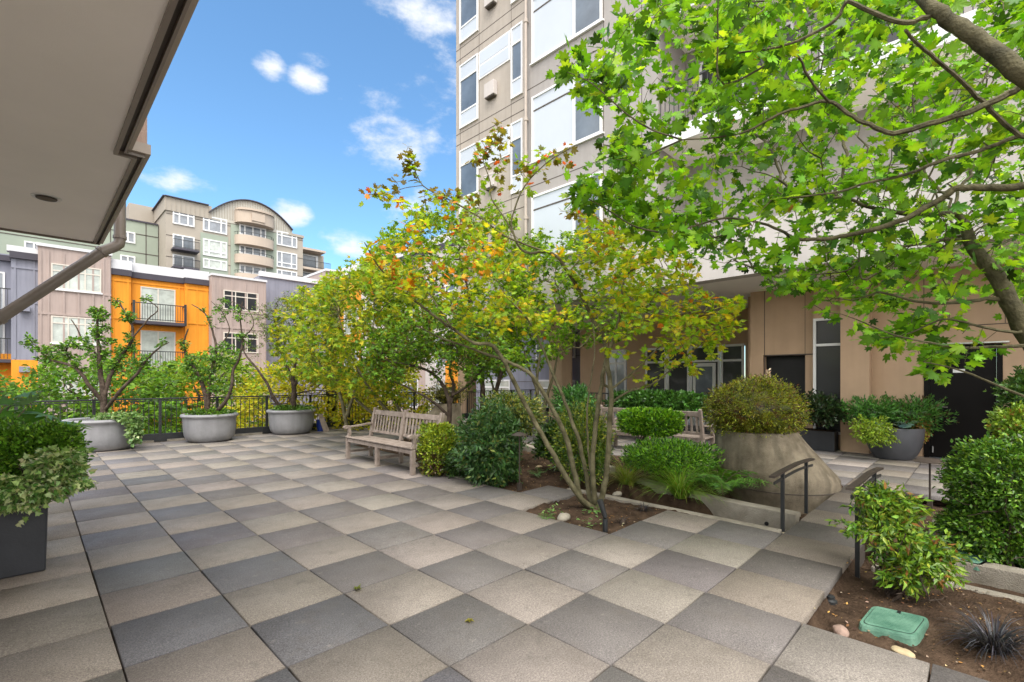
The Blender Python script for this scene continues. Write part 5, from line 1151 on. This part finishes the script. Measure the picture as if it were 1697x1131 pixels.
# near green maple
gA = []
def GA(pts, rads, Ys): gA.append(([V(x, y, Yk) for (x, y), Yk in zip(pts, Ys)], rads))
GA([(1930, 1010), (1850, 820), (1770, 670), (1697, 545), (1652, 460), (1618, 420), (1606, 395), (1600, 372), (1588, 358), (1560, 355), (1500, 354), (1440, 343), (1400, 328), (1350, 331)], [.10, .085, .07, .058, .050, .043, .038, .032, .027, .022, .017, .014, .011, .008], lin(3.3, 3.9, 14))
GA([(1850, 820), (1900, 500), (1830, 260), (1760, 170), (1697, 128), (1640, 80), (1590, 45), (1545, 15), (1500, -40), (1440, -120)], [.080, .06, .047, .043, .040, .037, .034, .030, .021, .013], [3.2, 2.7, 2.4, 2.3, 2.2, 2.25, 2.3, 2.35, 2.5, 2.7])
GA([(1545, 25), (1500, 38), (1440, 18), (1405, 3), (1385, 33), (1335, 62), (1290, 78), (1240, 86), (1190, 90)], lin(.013, .004, 9), lin(2.35, 2.6, 9))
GA([(1770, 300), (1697, 309), (1640, 312), (1588, 312), (1560, 330), (1500, 362), (1450, 380), (1412, 388), (1370, 396), (1320, 396), (1300, 386), (1260, 370), (1200, 362), (1150, 375), (1090, 385)], lin(.023, .005, 15), lin(2.7, 3.6, 15))
GA([(1760, 110), (1700, 140), (1660, 162), (1600, 187), (1540, 205), (1482, 221), (1440, 208), (1405, 188), (1372, 168), (1330, 178), (1290, 190), (1240, 217), (1190, 228), (1130, 232)], lin(.020, .005, 14), lin(2.5, 3.1, 14))
GA([(1690, 225), (1640, 182), (1600, 140), (1560, 105), (1524, 76), (1500, 50)], lin(.013, .007, 6), lin(2.7, 2.4, 6)); GA([(1760, 240), (1690, 226), (1640, 245), (1555, 268), (1500, 290), (1440, 302), (1390, 318), (1330, 326), (1280, 330)], lin(.014, .004, 9), lin(2.7, 3.2, 9))
GA([(1372, 168), (1340, 130), (1310, 90), (1200, 140), (1190, 60), (1190, 0)], lin(.008, .003, 6), lin(2.8, 2.4, 6))
GA([(1606, 400), (1560, 398), (1520, 420), (1480, 435), (1450, 455), (1430, 463), (1424, 440), (1424, 400)], lin(.016, .006, 8), lin(3.6, 3.8, 8))
GA([(1606, 390), (1570, 395), (1520, 405), (1470, 415), (1430, 432), (1400, 450), (1350, 455), (1290, 460), (1250, 452)], lin(.014, .004, 9), lin(3.7, 4.3, 9))
GA([(1640, 495), (1600, 500), (1550, 503), (1510, 498), (1460, 485), (1440, 490), (1410, 498)], lin(.014, .005, 7), lin(3.5, 3.8, 7))
GA([(1690, 552), (1640, 545), (1600, 535), (1560, 530), (1500, 555), (1430, 563)], lin(.012, .004, 6), lin(3.4, 3.8, 6)); GA([(1790, 560), (1700, 573), (1650, 575), (1590, 577), (1540, 568), (1480, 555), (1420, 530)], lin(.014, .004, 7), lin(3.1, 3.6, 7))
GA([(1790, 680), (1740, 675), (1697, 657), (1650, 638), (1600, 617), (1560, 606), (1530, 600)], lin(.012, .004, 7), lin(3.2, 3.3, 7))
GA([(1130, 232), (1080, 215), (1040, 190), (1000, 155), (975, 135), (940, 120)], lin(.007, .003, 6), lin(3.1, 3.3, 6)); GA([(1090, 385), (1050, 375), (1010, 350), (975, 330), (950, 325)], lin(.007, .003, 5), lin(3.6, 3.7, 5))
GA([(1130, 232), (1090, 250), (1060, 262), (1030, 250), (1000, 240)], lin(.006, .003, 5), lin(3.1, 3.4, 5))
aA = np.concatenate([poly_sample([(1010, 180), (1035, 90), (1060, 30), (1080, -60), (1780, -60), (1780, 470), (1600, 470), (1450, 480), (1320, 455), (1200, 440), (1100, 420), (990, 345), (960, 310), (1010, 250)], 750, 3.0, 4.4, clump=(1.6, -.35)),
    poly_sample([(1030, 120), (1100, -40), (1780, -60), (1780, 520), (1600, 520), (1450, 500), (1240, 450), (1100, 420), (1000, 330)], 1900, 4.2, 6.4, clump=(1.4, -.3)),
    poly_sample([(1240, 440), (1320, 450), (1470, 480), (1560, 530), (1540, 600), (1480, 585), (1400, 520), (1310, 505), (1245, 490)], 150, 3.6, 4.6), poly_sample([(900, 85), (960, 85), (1015, 150), (1000, 185), (905, 140)], 34, 3.2, 3.4),
    poly_sample([(1520, 540), (1697, 530), (1720, 600), (1640, 610), (1540, 620)], 40, 3.1, 3.6), poly_sample([(930, 300), (990, 320), (1010, 370), (940, 350)], 22, 3.5, 3.8)])
tree('green_maple', 'large green maple reaching over the right half with broad leaves against the tower', gA, aA, V(1930, 1010, 3.3), M['bark_near'], M['leaf'], T_MAPLE, .076, 5,
     [(.12, .28, .012), (.19, .40, .016), (.05, .14, .012), (.30, .48, .025), (.30, .14, .03)], [5, 4, 3.4, 1.6, .02], spread=.10, step=.11, di=1.6, dk=.20, iters=70, tip=.0022, maxr=.013, jitter=.3, tilt=.85, jit=.26, keep=.9)
# pruned trees in the pots
def pot_tree(label, c, lines, tufts, K, leaf, cols, wts, extra=None, fine=False):
    Y = (c[0]-CAM[0])*math.sin(TH)+(c[1]-CAM[1])*math.cos(TH); g = []
    for pts, r0, r1 in lines:
        n = len(pts); g.append(([V(x, y, Y+dy) for x, y, dy in pts], lin(r0, r1, n)))
    A = []
    for x, y, dy, r_, n in tufts:
        cc = V(x, y, Y+dy); A.append(cc+unit(RS.normal(0, 1, (n, 3)))*(RS.rand(n, 1)**.4)*r_/FPX*Y)
    A = np.concatenate(A)
    return tree('pruned_tree', label, g, A, (c[0], c[1], .62), M['bark_dark'], M['leaf_shrub'], T_OVAL, leaf*1.15, int(K*2.2), cols, wts, spread=.055, step=.07, di=1.2, dk=.09, iters=40, tip=.004, maxr=.022, jitter=.3, tilt=.8, maxtips=2, group='pruned trees in the grey pots')
PT = [(.09, .22, .02), (.14, .30, .025), (.22, .38, .03), (.05, .13, .02)]
pot_tree('gnarled pruned tree in the leftmost pot with leafy tufts on bare dark limbs', pc[0],
    [([(172, 700, 0), (172, 680, 0), (171, 650, 0), (166, 615, 0), (164, 580, 0), (161, 545, 0), (163, 515, 0)], .075, .018), ([(172, 668, 0), (150, 642, -.2), (128, 612, -.3), (105, 602, -.3), (80, 595, -.3), (58, 572, -.3)], .045, .012),
     ([(173, 655, 0), (182, 625, .1), (200, 592, .2), (216, 570, .2), (220, 545, .2), (208, 520, .2), (195, 498, .2)], .05, .014), ([(174, 680, 0), (200, 648, -.2), (228, 618, -.3), (240, 600, -.3), (262, 578, -.3), (280, 568, -.3)], .04, .010),
     ([(164, 590, 0), (140, 570, .2), (128, 545, .2), (118, 530, .2)], .02, .01), ([(128, 612, -.3), (110, 585, -.2), (118, 565, -.2)], .02, .01), ([(220, 560, .2), (245, 530, .2), (262, 512, .2), (240, 495, .1)], .018, .008)],
    [(163, 520, 0, 16, 40), (166, 545, 0, 15, 30), (50, 570, -.3, 14, 22), (85, 590, -.3, 20, 34), (120, 575, -.2, 20, 34), (192, 500, .2, 12, 20), (214, 528, .2, 14, 24), (240, 495, .1, 8, 10), (205, 580, .2, 26, 50), (232, 600, -.3, 16, 24), (130, 600, -.3, 16, 20), (180, 600, .1, 20, 26), (150, 560, .1, 14, 16), (270, 570, -.3, 10, 10)], 8, .062, PT, [4, 4, 2, 3])
pot_tree('gnarled pruned tree in the middle pot with twisting dark limbs', pc[1],
    [([(345, 690, 0), (343, 672, 0), (338, 645, 0), (325, 615, 0), (310, 590, 0), (305, 570, 0), (312, 545, 0)], .07, .014), ([(345, 672, 0), (347, 640, 0), (352, 610, .1), (358, 580, .1), (352, 548, .1), (340, 520, .1), (318, 505, .1)], .05, .010),
     ([(350, 690, 0), (372, 668, -.2), (384, 640, -.2), (386, 615, -.2), (398, 590, -.2), (402, 560, -.2), (398, 530, -.2), (402, 500, -.2)], .05, .010), ([(402, 560, -.2), (420, 540, -.2), (412, 515, -.1), (385, 500, 0)], .016, .006), ([(358, 580, .1), (380, 550, .2), (370, 520, .2), (350, 500, .2)], .018, .006)],
    [(315, 600, 0, 20, 45), (330, 625, 0, 20, 40), (345, 600, .1, 26, 60), (370, 590, 0, 20, 40), (305, 570, 0, 12, 20), (398, 520, -.2, 14, 26), (404, 560, -.2, 14, 22), (360, 640, 0, 16, 20), (350, 525, .1, 18, 14), (375, 505, .1, 20, 14)], 7, .055, PT, [4, 4, 1.5, 3])
pot_tree('rounded fine-leaved tree in the rightmost pot leaning twin stems', pc[2],
    [([(486, 690, 0), (486, 665, 0), (487, 640, 0), (478, 615, 0), (468, 590, 0), (460, 560, 0), (455, 530, 0)], .085, .012), ([(487, 645, 0), (488, 610, .1), (495, 575, .1), (496, 540, .1)], .05, .012), ([(488, 640, 0), (505, 610, -.1), (518, 580, -.1), (525, 550, -.1)], .05, .010),
     ([(474, 684, 0), (455, 662, -.2), (442, 635, -.3), (425, 610, -.3), (408, 590, -.3), (400, 570, -.3)], .05, .014)],
    [(445, 530, 0, 34, 170), (490, 515, .1, 42, 230), (530, 530, -.1, 38, 180), (500, 560, .2, 40, 160), (550, 560, 0, 24, 60), (460, 570, -.1, 28, 80), (440, 560, 0, 24, 60), (515, 580, .2, 26, 60)], 3, .045, [(.09, .17, .03), (.15, .23, .04), (.22, .28, .05), (.08, .08, .04)], [4, 3, 2, 1.4])
# trees behind the bench and under the tower
def bgtree(label, base, lines, polys, d0, d1, leaf, per, cols, wts, bark='bark_dark', name='garden_tree', tm=T_STAR, group='small trees behind the bench', jit=.2, keep=1., **k):
    g = [([V(x, y, Y) for x, y, Y in pts], lin(r0, r1, len(pts))) for pts, r0, r1 in lines]
    A = np.concatenate([poly_sample(p, n, d0, d1) for p, n in polys]); kw = dict(step=.2, di=2.5, dk=.26, iters=50, tip=.004, maxr=.025, jitter=.35); kw.update(k)
    return tree(name, label, g, A, V(*base), M[bark], M['leaf_far'], tm, leaf*1.15, int(per*2.2), cols, wts, spread=.13, jit=jit, keep=keep, maxtips=3, group=group, **kw)
bgtree('airy yellow-green maple with slanting stems behind the wooden bench', (690, 722, 10.2), [([(672, 715, 10.2), (640, 700, 10.2), (607, 677, 10.2), (578, 650, 10.3), (550, 621, 10.4), (518, 596, 10.5)], .045, .012), ([(676, 715, 10.2), (650, 690, 10.2), (620, 655, 10.3), (598, 620, 10.5), (578, 580, 10.7), (560, 520, 10.8)], .045, .01), ([(680, 718, 10.2), (665, 690, 10.2), (645, 640, 10.4), (620, 570, 10.6), (620, 500, 10.8)], .04, .01)],
    [([(470, 610), (500, 500), (540, 450), (600, 420), (680, 430), (730, 500), (720, 600), (640, 640), (560, 640)], 900)], 9.2, 12, .085, 6, [(.22, .32, .02), (.32, .36, .02), (.12, .24, .02), (.45, .38, .03)], [4, 3, 3, .8], 'bark_green', keep=.8)
bgtree('dark layered Japanese maple with twisted limbs beside the distant cone', (745, 722, 9.2), [([(742, 722, 9.2), (744, 700, 9.2), (745, 670, 9.2), (735, 640, 9.2), (715, 618, 9.1), (680, 605, 9.0), (645, 600, 9)], .06, .012), ([(745, 672, 9.2), (752, 640, 9.3), (745, 610, 9.3), (760, 580, 9.4)], .04, .012), ([(744, 690, 9.2), (725, 672, 9.1), (700, 655, 9), (670, 640, 8.9), (640, 628, 8.9)], .03, .008), ([(750, 655, 9.2), (775, 640, 9.2), (800, 612, 9.2), (815, 590, 9.2)], .03, .008)],
    [([(600, 560), (660, 520), (760, 500), (830, 530), (840, 580), (790, 600), (700, 590), (620, 612)], 420), ([(605, 560), (680, 560), (670, 625), (600, 625)], 90), ([(740, 560), (840, 560), (850, 610), (780, 630), (730, 600)], 120)], 8.4, 10.2, .055, 7, [(.09, .20, .02), (.15, .28, .02), (.06, .12, .02), (.12, .07, .02)], [4, 4, 3, .9], step=.13, dk=.17)
bgtree('tall bright green tree rising behind the autumn maple against the sky', (780, 700, 12.5), [([(800, 700, 12.5), (800, 640, 12.5), (790, 560, 12.5), (775, 480, 12.4), (760, 420, 12.4)], .08, .02), ([(805, 700, 12.6), (830, 620, 12.7), (850, 540, 12.9), (870, 460, 13)], .07, .02)],
    [([(600, 430), (640, 365), (700, 345), (760, 330), (850, 340), (900, 400), (900, 520), (860, 600), (760, 600), (660, 560), (610, 500)], 900)], 11, 14.5, .085, 6, [(.16, .30, .015), (.24, .38, .02), (.09, .20, .015), (.36, .40, .02)], [4, 4, 3, 1.5], tm=T_STAR)
bgtree('green maple clump under the tower soffit behind the maple stems', (895, 690, 11.5), [([(895, 700, 11.5), (893, 660, 11.5), (880, 620, 11.5), (865, 570, 11.5)], .055, .015), ([(900, 700, 11.5), (905, 660, 11.5), (918, 620, 11.4), (925, 580, 11.2)], .055, .015), ([(897, 700, 11.6), (890, 640, 11.7), (900, 560, 11.8), (930, 480, 11.8)], .05, .012)],
    [([(820, 600), (830, 480), (880, 380), (980, 370), (1080, 420), (1100, 500), (1060, 560), (960, 580), (880, 615)], 700)], 10.3, 13, .08, 5, [(.14, .28, .015), (.22, .36, .02), (.07, .16, .015)], [4, 3, 3], 'bark_green')
bgtree('slender green tree in front of the blue-grey wing, left of the beige column', (825, 690, 13.5), [([(823, 700, 13.5), (822, 650, 13.5), (828, 610, 13.5), (815, 570, 13.5)], .06, .015), ([(823, 660, 13.5), (810, 620, 13.4), (795, 590, 13.4)], .04, .01)], [([(780, 600), (800, 540), (870, 545), (880, 600), (830, 625)], 170)], 12.6, 14.4, .075, 5, [(.12, .26, .015), (.20, .33, .02)], [4, 3], 'bark_green')
# street trees below the terrace
def street(label, px, poly, n, d0, d1, cols, wts, leaf=.12, per=7):
    Y = (d0+d1)/2; b = V(px, 660, Y); bz = np.array([b[0], b[1], -6.5])
    g = [([bz, bz+[.05, .05, 2.5], bz+[0, .1, 4.8], V(px, 655, Y)], [.16, .13, .10, .05])]
    A = poly_sample(poly, n, d0, d1)
    return tree('street_tree', label, g, A, bz, M['bark_dark'], M['leaf_far'], T_OVAL, leaf*1.35, int(per*3.0), cols, wts, spread=.22, step=.32, di=4, dk=.36, iters=40, tip=.006, maxr=.06, jitter=.4, maxtips=4, tilt=.8, jit=.22, group='street trees behind the railing')
street('mid green street tree behind the leftmost pot and railing', 130, [(20, 640), (60, 600), (130, 600), (200, 590), (270, 600), (300, 640), (300, 745), (10, 745)], 620, 14, 17.5, [(.10, .22, .02), (.17, .32, .03), (.06, .14, .02)], [4, 3, 3])
street('leafy green street tree in front of the orange balconies', 330, [(230, 640), (270, 598), (330, 580), (400, 590), (440, 620), (440, 740), (240, 745)], 620, 16, 20, [(.17, .30, .02), (.26, .38, .03), (.10, .20, .02)], [4, 3, 2])
street('golden yellow-green street tree behind the rightmost pot', 480, [(380, 650), (440, 605), (520, 592), (590, 610), (640, 640), (650, 735), (380, 740)], 650, 14, 17.5, [(.42, .44, .02), (.54, .48, .03), (.28, .34, .02)], [4, 3, 2], leaf=.11)
street('pale yellow street tree showing between the slanting stems behind the bench', 640, [(560, 640), (620, 600), (700, 610), (720, 660), (700, 735), (570, 735)], 300, 16, 19, [(.34, .38, .02), (.46, .44, .03), (.20, .28, .02)], [4, 3, 3])
street('darker green street tree at the left edge behind the fatsia leaves', 10, [(-80, 650), (-20, 620), (60, 640), (80, 690), (60, 740), (-80, 740)], 260, 15, 17, [(.08, .18, .02), (.13, .26, .03)], [4, 3])

bgtree('leafy yellow-green tree filling the gap between the rightmost pot and the bench', (560, 710, 12.6), [([(575, 715, 12.2), (572, 690, 12.2), (560, 640, 12.3), (545, 580, 12.4), (535, 520, 12.5)], .06, .015), ([(574, 690, 12.2), (590, 640, 12.3), (600, 580, 12.5)], .05, .015)],
    [([(440, 560), (470, 490), (540, 455), (640, 440), (680, 520), (660, 610), (560, 640), (460, 620)], 700)], 12, 15, .085, 5, [(.24, .34, .02), (.34, .38, .02), (.14, .25, .02), (.46, .42, .03)], [4, 3, 3, 1], 'bark_green')
